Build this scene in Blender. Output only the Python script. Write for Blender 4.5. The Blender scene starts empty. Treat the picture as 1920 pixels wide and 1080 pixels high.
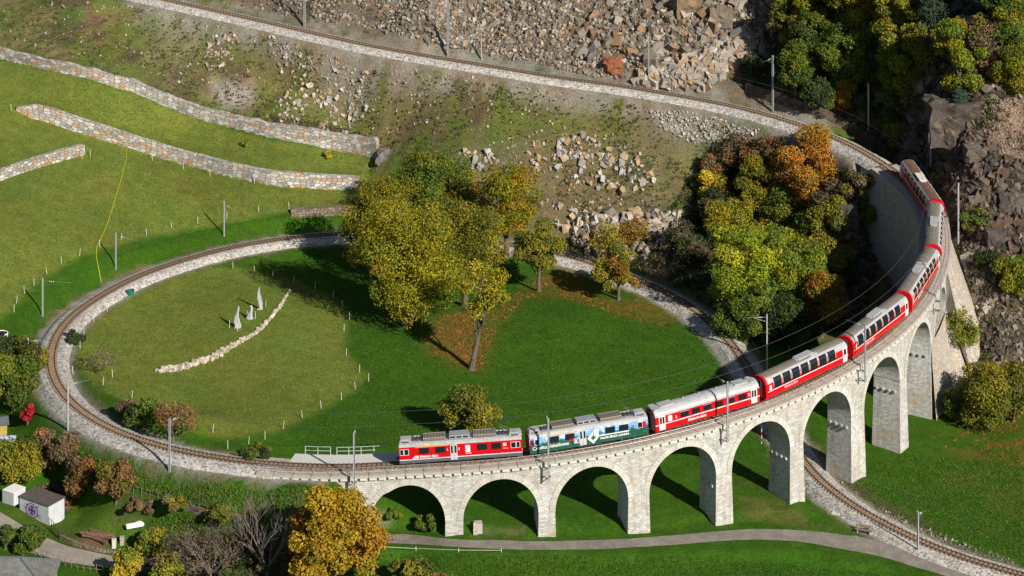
import bpy, bmesh, math, random
import numpy as np
from mathutils import Vector, Matrix, noise as mnoise
random.seed(7); rng=np.random.default_rng(7)
R_=math.radians
SC=bpy.context.scene
# ---------------- camera ----------------
CX,CY,CZ,FP,V0=6.0457,-427.72,158.06,5017.56,-1353.71
cd=bpy.data.cameras.new('camera'); cam=bpy.data.objects.new('camera',cd); SC.collection.objects.link(cam)
cam.location=(CX,CY,CZ); cam.rotation_euler=(R_(90),0,0)
cd.sensor_width=36; cd.lens=36*FP/1920; cd.shift_y=-(540-V0)/1920; cd.clip_start=5; cd.clip_end=4000
SC.camera=cam
# ---------------- light ----------------
SUN_AZ,SUN_EL=38.,30.
w=bpy.data.worlds.new('World'); SC.world=w; w.use_nodes=True
nt=w.node_tree; bg=nt.nodes['Background']; sk=nt.nodes.new('ShaderNodeTexSky'); sk.sky_type='NISHITA'
sk.sun_disc=False; sk.sun_elevation=R_(SUN_EL); sk.sun_rotation=R_(180-SUN_AZ); sk.altitude=700
nt.links.new(sk.outputs[0],bg.inputs[0]); bg.inputs[1].default_value=0.05
sd=bpy.data.lights.new('sun','SUN'); sd.energy=5.0; sd.angle=R_(.55); sd.color=(1,.93,.82)
so=bpy.data.objects.new('sun',sd); SC.collection.objects.link(so)
sv=Vector((math.sin(R_(SUN_AZ))*math.cos(R_(SUN_EL)),-math.cos(R_(SUN_AZ))*math.cos(R_(SUN_EL)),math.sin(R_(SUN_EL))))
so.rotation_euler=sv.to_track_quat('Z','Y').to_euler(); so.location=(150,-200,150)
vs=SC.view_settings; vs.view_transform='Standard'; vs.look='None'; vs.exposure=.3; vs.gamma=1
SC.render.engine='CYCLES'; SC.cycles.max_bounces=5; SC.cycles.transparent_max_bounces=6
# ---------------- helpers ----------------
COL=SC.collection
def tag(o,label=None,cat=None,group=None,kind=None):
    if label:o['label']=label
    if cat:o['category']=cat
    if group:o['group']=group
    if kind:o['kind']=kind
    return o
def empty(name,loc,rz=0,label=None,cat=None,group=None):
    o=bpy.data.objects.new(name,None); COL.objects.link(o); o.location=loc; o.rotation_euler=(0,0,rz); o.empty_display_size=.5
    return tag(o,label,cat,group)
def link(name,me,parent=None,loc=None):
    o=bpy.data.objects.new(name,me); COL.objects.link(o)
    if parent is not None:o.parent=parent
    if loc is not None:o.location=loc
    return o
def dup(root,loc=None,rot=None,scale=None,label=None,group=None):
    r=root.copy(); COL.objects.link(r)
    if loc is not None:r.location=loc
    if rot is not None:r.rotation_euler=rot
    if scale is not None:r.scale=scale
    if label:r['label']=label
    if group:r['group']=group
    for ch in list(root.children):
        c=ch.copy(); COL.objects.link(c); c.parent=r
        for g in list(ch.children):
            d=g.copy(); COL.objects.link(d); d.parent=c
    return r
class MB:
    def __init__(s): s.v=[];s.f=[];s.m=[];s.uv=[];s.M=None
    def P(s,p):
        if s.M is not None:
            q=s.M@Vector(p); return (q.x,q.y,q.z)
        return tuple(p)
    def poly(s,ps,m=0,uv=None):
        n=len(s.v); s.v+= [s.P(p) for p in ps]; s.f.append(tuple(range(n,n+len(ps)))); s.m.append(m)
        s.uv+= (uv if uv else [(0,0)]*len(ps)); return s
    def box(s,c,d,m=0,rz=0,rx=0,ry=0):
        R=Matrix.Translation(c)@Matrix.Rotation(rz,4,'Z')@Matrix.Rotation(ry,4,'Y')@Matrix.Rotation(rx,4,'X')
        x,y,z=d[0]/2,d[1]/2,d[2]/2
        q=[(R@Vector(p)) for p in [(-x,-y,-z),(x,-y,-z),(x,y,-z),(-x,y,-z),(-x,-y,z),(x,-y,z),(x,y,z),(-x,y,z)]]
        for f,a,b in (((0,3,2,1),0,1),((4,5,6,7),0,1),((0,1,5,4),0,2),((1,2,6,5),1,2),((2,3,7,6),0,2),((3,0,4,7),1,2)):
            s.poly([q[i] for i in f],m,[(q[i][a],q[i][b]) for i in f])
        return s
    def tube(s,p0,p1,r0,r1=None,n=8,m=0,cap=True):
        r1=r0 if r1 is None else r1
        p0=Vector(p0);p1=Vector(p1);d=(p1-p0)
        if d.length<1e-6:return s
        q=d.to_track_quat('Z','Y'); A=[];B=[]
        for i in range(n):
            a=2*math.pi*i/n; o=q@Vector((math.cos(a),math.sin(a),0)); A.append(p0+o*r0);B.append(p1+o*r1)
        L=d.length
        for i in range(n):
            j=(i+1)%n; s.poly([A[i],A[j],B[j],B[i]],m,[(i/n,0),((i+1)/n,0),((i+1)/n,L),(i/n,L)])
        if cap: s.poly(A[::-1],m); s.poly(B,m)
        return s
    def path(s,pts,r,n=6,m=0):
        for a,b in zip(pts[:-1],pts[1:]): s.tube(a,b,r,r,n,m,False)
        return s
    def build(s,name,mats,parent=None,smooth=False):
        me=bpy.data.meshes.new(name); me.from_pydata(s.v,[],s.f)
        for m_ in (mats if isinstance(mats,(list,tuple)) else [mats]): me.materials.append(m_)
        me.polygons.foreach_set('material_index',s.m)
        uv=me.uv_layers.new(name='uv'); uv.data.foreach_set('uv',np.array(s.uv,dtype=np.float32).ravel())
        if smooth: me.polygons.foreach_set('use_smooth',[True]*len(s.f))
        me.update(); return link(name,me,parent)
def npmesh(name,V,F,mats,parent=None,col=None,smooth=False,mi=None):
    """V (n,3), F (m,k) numpy"""
    me=bpy.data.meshes.new(name); n=len(V);m,k=F.shape
    me.vertices.add(n); me.vertices.foreach_set('co',np.asarray(V,np.float32).ravel())
    me.loops.add(m*k); me.loops.foreach_set('vertex_index',F.astype(np.int32).ravel())
    me.polygons.add(m); me.polygons.foreach_set('loop_start',np.arange(m,dtype=np.int32)*k)
    me.polygons.foreach_set('loop_total',np.full(m,k,np.int32))
    me.polygons.foreach_set('use_smooth',np.full(m,bool(smooth)))
    for x in (mats if isinstance(mats,(list,tuple)) else [mats]): me.materials.append(x)
    if mi is not None: me.polygons.foreach_set('material_index',mi.astype(np.int32))
    if col is not None:
        a=me.color_attributes.new('Col','FLOAT_COLOR','POINT'); c=np.ones((n,4),np.float32); c[:,:3]=col; a.data.foreach_set('color',c.ravel())
    me.update(calc_edges=True); me.validate()
    return link(name,me,parent) if name else me
# ---------------- materials ----------------
class NT:
    def __init__(s,name):
        s.m=bpy.data.materials.new(name); s.m.use_nodes=True; s.t=s.m.node_tree; s.b=s.t.nodes['Principled BSDF']; s.o=s.t.nodes['Material Output']
    def n(s,typ,**k):
        x=s.t.nodes.new('ShaderNode'+typ)
        for a,b in k.items():
            if a.startswith('i_'): 
                key=a[2:]; key=int(key) if key.isdigit() else key
                x.inputs[key].default_value=b
            else: setattr(x,a,b)
        return x
    def l(s,a,b): s.t.links.new(a,b)
    def noise(s,scale,detail=4,rough=.6,vec=None,dist=0):
        x=s.n('TexNoise'); x.inputs['Scale'].default_value=scale; x.inputs['Detail'].default_value=detail; x.inputs['Roughness'].default_value=rough; x.inputs['Distortion'].default_value=dist
        if vec is not None:s.l(vec,x.inputs['Vector'])
        return x.outputs[0]
    def ramp(s,f,stops,interp='LINEAR'):
        x=s.n('ValToRGB'); e=x.color_ramp.elements; x.color_ramp.interpolation=interp
        while len(e)<len(stops): e.new(.5)
        for q,(p,c) in zip(e,stops): q.position=p; q.color=(c[0],c[1],c[2],1) if len(c)>2 else (c[0],)*3+(1,)
        s.l(f,x.inputs[0]); return x.outputs[0]
    def mix(s,f,a,b,mode='MIX'):
        x=s.n('MixRGB',blend_type=mode)
        for v,i in ((f,0),(a,1),(b,2)):
            if isinstance(v,(int,float)): x.inputs[i].default_value=v
            elif isinstance(v,tuple): x.inputs[i].default_value=(v+(1,))[:4]
            else: s.l(v,x.inputs[i])
        return x.outputs[0]
    def math(s,op,a,b=0):
        x=s.n('Math',operation=op)
        for v,i in ((a,0),(b,1)):
            if isinstance(v,(int,float)): x.inputs[i].default_value=v
            else: s.l(v,x.inputs[i])
        return x.outputs[0]
    def bump(s,h,st,d=.1):
        x=s.n('Bump'); x.inputs['Strength'].default_value=st; x.inputs['Distance'].default_value=d; s.l(h,x.inputs['Height']); s.l(x.outputs[0],s.b.inputs['Normal'])
    def obj(s): 
        x=s.n('TexCoord'); return x.outputs['Object']
    def geo(s): 
        x=s.n('NewGeometry'); return x.outputs['Position']
def G(t): return (t,t)
def simple(name,c,rough=.6,metal=0,var=.15,scale=3.,bump=0,spec=.3):
    N=NT(name); v=N.noise(scale,5,.65,N.geo())
    f=N.ramp(v,[(.3,(1-var,)*3),(.7,(1+var,)*3)])
    N.l(N.mix(1.,c,f,'MULTIPLY'),N.b.inputs['Base Color'])
    N.b.inputs['Roughness'].default_value=rough; N.b.inputs['Metallic'].default_value=metal; N.b.inputs['Specular IOR Level'].default_value=spec
    if bump: N.bump(v,bump,.05)
    return N.m
def leafmat(name,trans=.35):
    N=NT(name); a=N.n('Attribute',attribute_name='Col'); info=N.n('ObjectInfo')
    hs=N.n('HueSaturation'); N.l(a.outputs[0],hs.inputs['Color'])
    N.l(N.math('ADD',N.math('MULTIPLY',info.outputs['Random'],.3),.85),hs.inputs['Value'])
    N.l(hs.outputs[0],N.b.inputs['Base Color']); N.b.inputs['Roughness'].default_value=.6; N.b.inputs['Specular IOR Level'].default_value=.2
    t=N.n('BsdfTranslucent'); N.l(hs.outputs[0],t.inputs[0]); mx=N.n('MixShader'); mx.inputs[0].default_value=trans
    N.l(N.b.outputs[0],mx.inputs[1]);N.l(t.outputs[0],mx.inputs[2]);N.l(mx.outputs[0],N.o.inputs[0]); return N.m
def stonemat(name,w=.55,h=.27,c1=(.44,.42,.38),c2=(.58,.56,.52),mort=(.2,.185,.16),ochre=.25,bump=.6,och=(.42,.25,.11),msize=.018):
    N=NT(name); uv=N.n('UVMap',uv_map='uv').outputs[0]
    nz=N.n('TexNoise'); nz.inputs['Scale'].default_value=1.3; nz.inputs['Detail'].default_value=2; N.l(uv,nz.inputs['Vector'])
    off=N.n('VectorMath',operation='SCALE'); N.l(nz.outputs[1],off.inputs[0]); off.inputs['Scale'].default_value=.16
    ad=N.n('VectorMath',operation='ADD'); N.l(uv,ad.inputs[0]);N.l(off.outputs[0],ad.inputs[1])
    b=N.n('TexBrick'); N.l(ad.outputs[0],b.inputs['Vector']); b.offset=.5; b.squash=1
    for k,v in (('Scale',1.),('Mortar Size',msize),('Mortar Smooth',.3),('Bias',0.),('Brick Width',w),('Row Height',h)): b.inputs[k].default_value=v
    b.inputs['Color1'].default_value=c1+(1,); b.inputs['Color2'].default_value=c2+(1,); b.inputs['Mortar'].default_value=mort+(1,)
    # per-stone random: brick texture with black/white colours
    b2=N.n('TexBrick'); N.l(ad.outputs[0],b2.inputs['Vector']); b2.offset=.5
    for k,v in (('Scale',1.),('Mortar Size',0.),('Bias',0.),('Brick Width',w),('Row Height',h)): b2.inputs[k].default_value=v
    b2.inputs['Color1'].default_value=(0,0,0,1); b2.inputs['Color2'].default_value=(1,1,1,1)
    big=N.noise(.35,3,.6,uv); fine=N.noise(9,4,.7,uv)
    sel=N.math('MULTIPLY',b2.outputs[0],N.ramp(big,[(.35,G(.2)),(.65,G(1.))]))
    lo=.92-ochre*.75
    sel=N.ramp(sel,[(max(lo,.05),G(0.)),(min(lo+.12,1),G(1.))])
    c=N.mix(N.math('MULTIPLY',sel,.8),b.outputs[0],och)
    c=N.mix(1.,c,N.ramp(fine,[(.3,G(.8)),(.7,G(1.18))]),'MULTIPLY')
    c=N.mix(1.,c,N.ramp(N.noise(.12,4,.6,uv),[(.35,(.9,.88,.84)),(.65,(1.06,1.06,1.06))]),'MULTIPLY')
    mp=N.n('Mapping'); mp.inputs['Scale'].default_value=(1.6,.14,1); N.l(uv,mp.inputs[0]); c=N.mix(1.,c,N.ramp(N.noise(1.,4,.7,mp.outputs[0]),[(.3,(.74,.72,.68)),(.5,(1,1,1)),(.7,(1.05,1.05,1.05))]),'MULTIPLY')
    N.l(c,N.b.inputs['Base Color']); N.b.inputs['Roughness'].default_value=.9; N.b.inputs['Specular IOR Level'].default_value=.15
    h_=N.math('ADD',N.math('MULTIPLY',N.math('SUBTRACT',1.,b.outputs['Fac']),1.),N.math('ADD',N.math('MULTIPLY',fine,.7),N.math('MULTIPLY',b2.outputs[0],.6)))
    N.bump(h_,bump,.12); return N.m
def rockmat(name,cols,sc=.9):
    N=NT(name); a=N.n('Attribute',attribute_name='Col'); g=N.geo()
    v=N.noise(3.,6,.7,g); v2=N.noise(.8,3,.6,g)
    c=N.mix(1.,a.outputs[0],N.ramp(v,[(.3,G(.65)),(.7,G(1.25))]),'MULTIPLY')
    c=N.mix(N.ramp(v2,[(.5,G(0.)),(.75,G(.5))]),c,cols)
    N.l(c,N.b.inputs['Base Color']); N.b.inputs['Roughness'].default_value=.9; N.b.inputs['Specular IOR Level'].default_value=.15; N.bump(v,.5,.15); return N.m
def cellstone(name,sx=.9,sy=1.7,pal=((.3,.3,.29),(.5,.49,.46),(.58,.57,.54),(.4,.36,.3),(.45,.26,.14)),mort=(.07,.06,.05),bump=1.,gap=.05,rnd=.75):
    N=NT(name); uv=N.n('UVMap',uv_map='uv').outputs[0]; mp=N.n('Mapping'); mp.inputs['Scale'].default_value=(sx,sy,1); N.l(uv,mp.inputs[0])
    v=N.n('TexVoronoi'); v.voronoi_dimensions='2D'; v.inputs['Scale'].default_value=1.; v.inputs['Randomness'].default_value=rnd; v.distance='CHEBYCHEV'; N.l(mp.outputs[0],v.inputs['Vector'])
    e=N.n('TexVoronoi',feature='DISTANCE_TO_EDGE'); e.voronoi_dimensions='2D'; e.inputs['Scale'].default_value=1.; e.inputs['Randomness'].default_value=rnd; N.l(mp.outputs[0],e.inputs['Vector'])
    sp=N.n('SeparateColor'); N.l(v.outputs['Color'],sp.inputs[0]); k=len(pal)
    c=N.ramp(sp.outputs[0],[((i+.0)/k,p) for i,p in enumerate(pal)],'CONSTANT')
    fine=N.noise(5,5,.7,N.geo()); c=N.mix(1.,c,N.ramp(fine,[(.3,G(.75)),(.7,G(1.2))]),'MULTIPLY')
    g=N.ramp(e.outputs[0],[(0,G(0.)),(gap,G(1.))]); c=N.mix(g,mort,c)
    N.l(c,N.b.inputs['Base Color']); N.b.inputs['Roughness'].default_value=.92; N.b.inputs['Specular IOR Level'].default_value=.12
    N.bump(N.math('ADD',g,N.math('ADD',N.math('MULTIPLY',sp.outputs[1],.5),N.math('MULTIPLY',fine,.5))),bump,.2); return N.m
M={}
M['leaf']=leafmat('leaf',.22); M['bark']=simple('bark',(.13,.1,.075),.9,0,.35,6,.4); M['barkpale']=simple('bark_pale',(.3,.26,.22),.9,0,.3,6,.3)
M['masonry']=stonemat('viaduct_masonry',.5,.25,(.42,.415,.4),(.64,.635,.615),(.34,.33,.31),.4,.6,(.52,.38,.23),.016)
M['masonrough']=stonemat('rough_masonry',.6,.36,(.36,.33,.28),(.5,.47,.42),(.2,.17,.13),.4,1.,(.45,.28,.17),.03)
M['ring']=stonemat('arch_ring_stone',.36,.85,(.5,.49,.46),(.62,.61,.58),(.3,.28,.25),.1,.4)
M['terrace']=stonemat('terrace_masonry',1.15,.52,(.27,.27,.26),(.6,.59,.56),(.07,.06,.05),.75,1.,(.48,.24,.12),.045)
M['terrace']=cellstone('terrace_masonry',1.0,1.9,((.27,.27,.26),(.46,.45,.43),(.55,.54,.52),(.38,.36,.32),(.43,.27,.16),(.5,.49,.46),(.34,.33,.31),(.42,.35,.27)))
M['masonrough']=cellstone('rough_masonry',1.6,2.6,((.42,.38,.33),(.55,.5,.43),(.48,.44,.38),(.55,.42,.31),(.45,.42,.38)),(.2,.17,.14),.8,.05)
M['roofbrown']=simple('brown_train_roof',(.15,.085,.06),.8,0,.15,1.5)
M['conc']=simple('concrete',(.42,.39,.34),.85,0,.12,2.5,.2); M['conclt']=simple('pale_concrete',(.6,.58,.54),.85,0,.1,3,.2)
M['steel']=simple('galvanised_steel',(.5,.52,.55),.45,.5,.1,2,0,.5); M['steeldk']=simple('dark_steel',(.09,.09,.1),.5,.3,.2,3)
M['rail']=simple('rail_steel',(.12,.075,.05),.5,.6,.2,2); M['sleeper']=simple('sleeper_wood',(.22,.155,.105),.9,0,.3,2.5,.3)
M['white']=simple('white_paint',(.78,.78,.77),.5,0,.06,2); M['stake']=simple('stake_wood',(.6,.57,.48),.8,0,.15,8)
M['red']=simple('train_red',(.56,.003,.01),.32,0,.12,.9,0,.4); M['roof']=simple('train_roof_silver',(.42,.42,.43),.5,.1,.18,1.2)
M['rooftaupe']=simple('train_roof_top',(.2,.175,.145),.7,0,.22,1.5); M['glass']=simple('window_glass',(.012,.015,.022),.08,0,.1,1,0,.8)
M['under']=simple('underframe',(.05,.055,.065),.6,.1,.2,2); M['skirt']=simple('skirt_grey',(.1,.115,.14),.5,0,.1,2)
M['black']=simple('black',(.012,.012,.012),.6); M['grill']=simple('resistor_grill',(.12,.085,.07),.6,.3,.2,3)
M['orange']=simple('first_class_stripe',(.75,.3,.04),.4); M['doorgrey']=simple('door_grey',(.5,.51,.52),.4,0,.06,2); M['green']=simple('teal_plastic',(.02,.16,.12),.4)
M['wood']=simple('old_wood',(.2,.15,.1),.9,0,.3,4,.3); M['reddoor']=simple('door_pinkish_white',(.7,.66,.66),.4)
# ---------------- the railway centre line (x, y, rail level), every 3 m ----------------
LINE=np.array([(-90.62,98.86,22.54),(-87.94,97.5,22.34),(-85.26,96.15,22.15),(-82.59,94.8,21.95),(-79.91,93.45,21.75),(-77.23,92.1,21.55),(-74.55,90.75,21.35),(-71.87,89.4,21.16),(-69.2,88.04,20.96),(-66.52,86.69,20.76),(-63.84,85.34,20.56),(-61.15,84.0,20.36),(-58.46,82.68,20.17),(-55.76,81.37,19.97),(-53.06,80.07,19.77),(-50.36,78.77,19.57),(-47.67,77.44,19.37),(-44.99,76.09,19.17),(-42.32,74.71,18.98),(-39.67,73.32,18.78),(-37.02,71.92,18.58),(-34.36,70.52,18.38),(-31.7,69.14,18.18),(-29.03,67.76,17.99),(-26.36,66.4,17.79),(-23.67,65.07,17.59),(-20.96,63.8,17.39),(-18.21,62.62,17.19),(-15.42,61.54,17.0),(-12.6,60.52,16.8),(-9.76,59.54,16.6),(-6.92,58.59,16.4),(-4.07,57.67,16.2),(-1.21,56.76,16.01),(1.66,55.86,15.81),(4.51,54.95,15.61),(7.36,54.01,15.41),(10.21,53.08,15.21),(13.06,52.19,15.02),(15.95,51.4,14.82),(18.86,50.74,14.62),(21.78,50.11,14.42),(24.68,49.41,14.22),(27.55,48.58,14.03),(30.39,47.65,13.83),(33.23,46.67,13.63),(36.05,45.65,13.43),(38.85,44.58,13.23),(41.61,43.43,13.04),(44.33,42.18,12.84),(46.97,40.79,12.64),(49.51,39.24,12.44),(51.95,37.52,12.24),(54.28,35.66,12.05),(56.53,33.69,11.85),(58.7,31.63,11.65),(60.76,29.48,11.45),(62.64,27.2,11.25),(64.32,24.76,11.06),(65.84,22.2,10.86),(67.23,19.56,10.66),(68.52,16.86,10.46),(69.67,14.1,10.26),(70.67,11.29,10.07),(71.51,8.43,9.87),(72.16,5.52,9.67),(72.58,2.58,9.47),(72.76,-0.39,9.26),(72.73,-3.37,9.05),(72.54,-6.36,8.85),(72.22,-9.33,8.64),(71.78,-12.29,8.43),(71.21,-15.23,8.23),(70.52,-18.15,8.02),(69.72,-21.03,7.81),(68.79,-23.88,7.61),(67.75,-26.69,7.4),(66.6,-29.45,7.19),(65.33,-32.16,6.99),(63.96,-34.82,6.78),(62.47,-37.42,6.57),(60.88,-39.96,6.37),(59.19,-42.43,6.16),(57.39,-44.82,5.95),(55.5,-47.14,5.75),(53.52,-49.39,5.54),(51.44,-51.54,5.33),(49.28,-53.61,5.13),(47.03,-55.6,4.92),(44.71,-57.48,4.71),(42.31,-59.27,4.51),(39.84,-60.96,4.3),(37.3,-62.55,4.09),(34.69,-64.03,3.89),(32.03,-65.4,3.68),(29.32,-66.66,3.47),(26.55,-67.81,3.27),(23.74,-68.84,3.06),(20.89,-69.76,2.85),(18.01,-70.56,2.65),(15.09,-71.24,2.44),(12.15,-71.8,2.23),(9.19,-72.24,2.03),(6.21,-72.56,1.82),(3.22,-72.75,1.61),(0.23,-72.82,1.41),(-2.76,-72.79,1.2),(-5.75,-72.71,1.0),(-8.72,-72.65,0.82),(-11.68,-72.66,0.65),(-14.63,-72.67,0.51),(-17.57,-72.52,0.39),(-20.51,-72.15,0.27),(-23.43,-71.57,0.15),(-26.32,-70.82,0.04),(-29.17,-69.92,-0.08),(-31.97,-68.87,-0.19),(-34.72,-67.7,-0.31),(-37.41,-66.39,-0.42),(-40.01,-64.93,-0.54),(-42.52,-63.31,-0.65),(-44.91,-61.53,-0.77),(-47.19,-59.6,-0.89),(-49.33,-57.52,-1.0),(-51.32,-55.3,-1.12),(-53.16,-52.95,-1.23),(-54.85,-50.49,-1.35),(-56.39,-47.93,-1.46),(-57.77,-45.28,-1.58),(-58.99,-42.55,-1.69),(-60.05,-39.76,-1.81),(-60.95,-36.91,-1.92),(-61.68,-34.02,-2.04),(-62.27,-31.08,-2.15),(-62.69,-28.13,-2.27),(-62.96,-25.15,-2.39),(-63.06,-22.16,-2.5),(-62.99,-19.18,-2.62),(-62.73,-16.21,-2.73),(-62.27,-13.26,-2.85),(-61.6,-10.36,-2.96),(-60.75,-7.5,-3.08),(-59.74,-4.69,-3.19),(-58.62,-1.91,-3.31),(-57.4,0.82,-3.42),(-56.06,3.5,-3.54),(-54.57,6.08,-3.66),(-52.9,8.55,-3.77),(-51.09,10.92,-3.89),(-49.16,13.21,-4.0),(-47.16,15.44,-4.12),(-45.07,17.57,-4.23),(-42.87,19.59,-4.35),(-40.56,21.47,-4.46),(-38.13,23.2,-4.58),(-35.6,24.79,-4.69),(-32.98,26.22,-4.81),(-30.28,27.49,-4.92),(-27.51,28.59,-5.04),(-24.68,29.45,-5.16),(-21.8,30.0,-5.27),(-18.87,30.21,-5.39),(-15.9,30.15,-5.5),(-12.92,29.95,-5.62),(-9.94,29.7,-5.73),(-6.95,29.44,-5.85),(-3.96,29.18,-5.96),(-0.98,28.9,-6.08),(1.99,28.55,-6.19),(4.91,28.04,-6.31),(7.75,27.28,-6.42),(10.51,26.23,-6.54),(13.19,24.95,-6.66),(15.78,23.5,-6.77),(18.27,21.87,-6.89),(20.64,20.07,-7.0),(22.92,18.13,-7.12),(25.13,16.11,-7.23),(27.27,14.02,-7.35),(29.32,11.85,-7.46),(31.24,9.56,-7.58),(33.0,7.16,-7.69),(34.59,4.64,-7.81),(36.01,2.01,-7.92),(37.27,-0.7,-8.04),(38.39,-3.47,-8.16),(39.38,-6.3,-8.27),(40.24,-9.16,-8.39),(40.96,-12.06,-8.5),(41.57,-15.0,-8.62),(42.11,-17.94,-8.73),(42.63,-20.9,-8.85),(43.14,-23.86,-8.96),(43.65,-26.81,-9.08),(44.18,-29.77,-9.19),(44.7,-32.72,-9.31),(45.22,-35.67,-9.43),(45.75,-38.63,-9.54),(46.28,-41.58,-9.66),(46.84,-44.52,-9.77),(47.47,-47.44,-9.89),(48.26,-50.32,-10.0),(49.25,-53.12,-10.12),(50.46,-55.84,-10.23),(51.88,-58.45,-10.35),(53.49,-60.96,-10.46),(55.26,-63.37,-10.58),(57.16,-65.68,-10.69),(59.18,-67.88,-10.81),(61.31,-69.97,-10.93),(63.58,-71.9,-11.04),(65.98,-73.66,-11.16),(68.51,-75.25,-11.27),(71.11,-76.72,-11.39),(73.75,-78.14,-11.5),(76.39,-79.56,-11.62),(79.03,-80.99,-11.73),(81.66,-82.42,-11.85),(84.29,-83.86,-11.96),(86.93,-85.31,-12.08),(89.56,-86.75,-12.2)])
_s=np.r_[0,np.cumsum(np.hypot(*np.diff(LINE[:,:2],axis=0).T))]
def cl(s):  # point on centre line
    return np.array([np.interp(s,_s,LINE[:,i]) for i in range(3)])
_ka=(np.arctan2(LINE[64:110,0],-LINE[64:110,1])+.18732)*72.967/12.05
def kS(k):   # arch units (k=0 at the west abutment, 9 at the east one) to arclength
    i=109.8-4.04*k if k<.3 else (64-(k-_ka[0])*4.04 if k>_ka[0] else np.interp(-k,-_ka,np.arange(64,110)))
    return float(np.interp(i,np.arange(len(LINE)),_s))
def tang(s):
    a=cl(s-1.5);b=cl(s+1.5);d=b-a;d[2]=0;d/=np.linalg.norm(d);return d
def off(s,o,dz=0):  # o>0: outside of the spiral
    p=cl(s);t=tang(s); n=np.array([t[1],-t[0],0.]); n=-n
    return Vector((p[0]+n[0]*o*SG,p[1]+n[1]*o*SG,p[2]+dz))
SG=1
_p=off(kS(2),1); 
if math.hypot(_p[0],_p[1])<math.hypot(*cl(kS(2))[:2]): SG=-1
def K(k,o,dz=0): return off(kS(k),o,dz)
def proj(X,Y,Z):
    d=Y-CY; return 960+FP*(X-CX)/d, V0-FP*(Z-CZ)/d
def unp(u,v,z):
    d=-FP*(z-CZ)/(v-V0); return CX+(u-960)*d/FP, CY+d
# ---------------- terrain ----------------
COLS={0:[(1140,-10.8),(1080,-9.8),(985,-8.9),(900,-8.2),(820,-7),(740,-5.2),(680,-3.6),(600,-1.3),(540,.3),(450,3),(335,6.3),(210,10.2),(100,14.5)],
175:[(1140,-10.7),(1080,-10.2),(1000,-9.4),(930,-8.6),(880,-7.2),(845,-4.6),(520,-2.8),(480,-1.2),(400,1),(300,4),(235,6.5),(150,12),(90,15)],
350:[(1140,-10.8),(1080,-10.2),(1000,-9.2),(950,-8.2),(905,-5.4),(435,-3.6),(400,-2),(350,-.5),(300,1.3),(250,3.5),(205,6.4),(150,10),(80,15)],
520:[(1140,-10.4),(1080,-9.6),(1000,-8.4),(950,-6.6),(912,-3.4),(415,-3.8),(385,-2.6),(350,-1),(300,1),(250,3.6),(200,7),(130,12)],
700:[(1140,-9.6),(1080,-8.7),(1020,-7.8),(990,-7.2),(395,-4),(355,-2.5),(310,-.8),(285,1),(200,7.5),(140,12)],
900:[(1140,-9.8),(1080,-8.9),(1020,-7.9),(400,-4),(330,1),(250,6.8),(160,12.6)],
1060:[(1140,-10.2),(1080,-9.3),(1020,-8.35),(435,-5),(380,-1.5),(300,4),(230,8.6),(180,12.2)],
1250:[(1140,-11.2),(1080,-10.3),(1020,-9.4),(500,-6.5),(440,-3.5),(380,0),(300,4.6),(230,9.2),(205,11)],
1400:[(1140,-12.2),(1080,-11.5),(1020,-10.7),(560,-8.3),(500,-7),(430,-4),(360,.5),(290,5.4),(240,9)],
1550:[(1140,-12.9),(1080,-12.3),(1030,-11.7),(640,-9.6),(600,-9),(520,-7.5),(440,-3.5),(360,2),(300,6.4)],
1680:[(1140,-13.3),(1060,-12.5),(930,-11.6),(560,-8.8),(500,-7.5),(450,-5),(400,-2)],
1800:[(940,-11.9),(870,-11.6),(820,-11.3),(760,-10.6)],
1920:[(1140,-14),(1000,-12.1),(900,-11.7),(820,-11.2),(760,-9.8)]}
INNER=[(200,700,-3.9),(200,600,-4.),(300,780,-3),(350,520,-4.9),(500,480,-5.9),(500,800,-3.2),(500,650,-4.2),(450,560,-4.4),(700,830,-4.6),(700,700,-5.2),(700,560,-5.9),(900,700,-6.2),(900,560,-6.5),(1100,700,-7.6),(1100,580,-7.3),(1250,690,-8.4),(1250,620,-8.2),(900,800,-6.2),(1100,790,-7.6),(765,950,-6.5),(938,960,-7.5),(1110,950,-8.4),(1281,900,-9.4),(1427,880,-10.1),(1180,760,-8.2)]
# beyond the last given point a column climbs at a given slope: u: (v, z) start, [(v, slope)...]
RUN={0:((100,14.5),[(40,.35),(0,.45),(-60,.5),(-140,.5)]),175:((90,15),[(40,.5),(-20,.5),(-140,.5)]),350:((-4,20.3),[(-60,.45),(-140,.5)]),520:((32,18.3),[(0,.45),(-60,.55),(-140,.55)]),
700:((70,17.2),[(40,.55),(0,.6),(-60,.6),(-140,.6)]),900:((105,15.7),[(60,.6),(0,.65),(-60,.6),(-140,.6)]),1060:((132,14.8),[(100,.6),(50,.65),(0,.7),(-60,.65),(-140,.6)]),1250:((160,13.8),[(120,.55),(60,.65),(0,.75),(-60,.7),(-140,.6)]),
1400:((187,12.8),[(150,.5),(80,.65),(0,.75),(-60,.7),(-140,.6)]),1550:((228,12),[(190,.4),(130,.6),(60,.7),(0,.75),(-60,.7),(-140,.6)]),1690:((300,10.4),[(240,.4),(180,.6),(100,.75),(0,.75),(-60,.7),(-140,.6)]),
1800:((760,-10.6),[(700,.55),(640,.75),(560,.75),(480,.7),(400,.6),(340,.5),(260,.7),(160,.8),(80,.75),(0,.7),(-60,.7),(-140,.6)]),1920:((760,-9.8),[(700,.55),(620,.75),(540,.75),(460,.7),(380,.65),(300,.7),(200,.8),(100,.75),(0,.7),(-60,.7),(-140,.6)])}
ctl=[]
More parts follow.
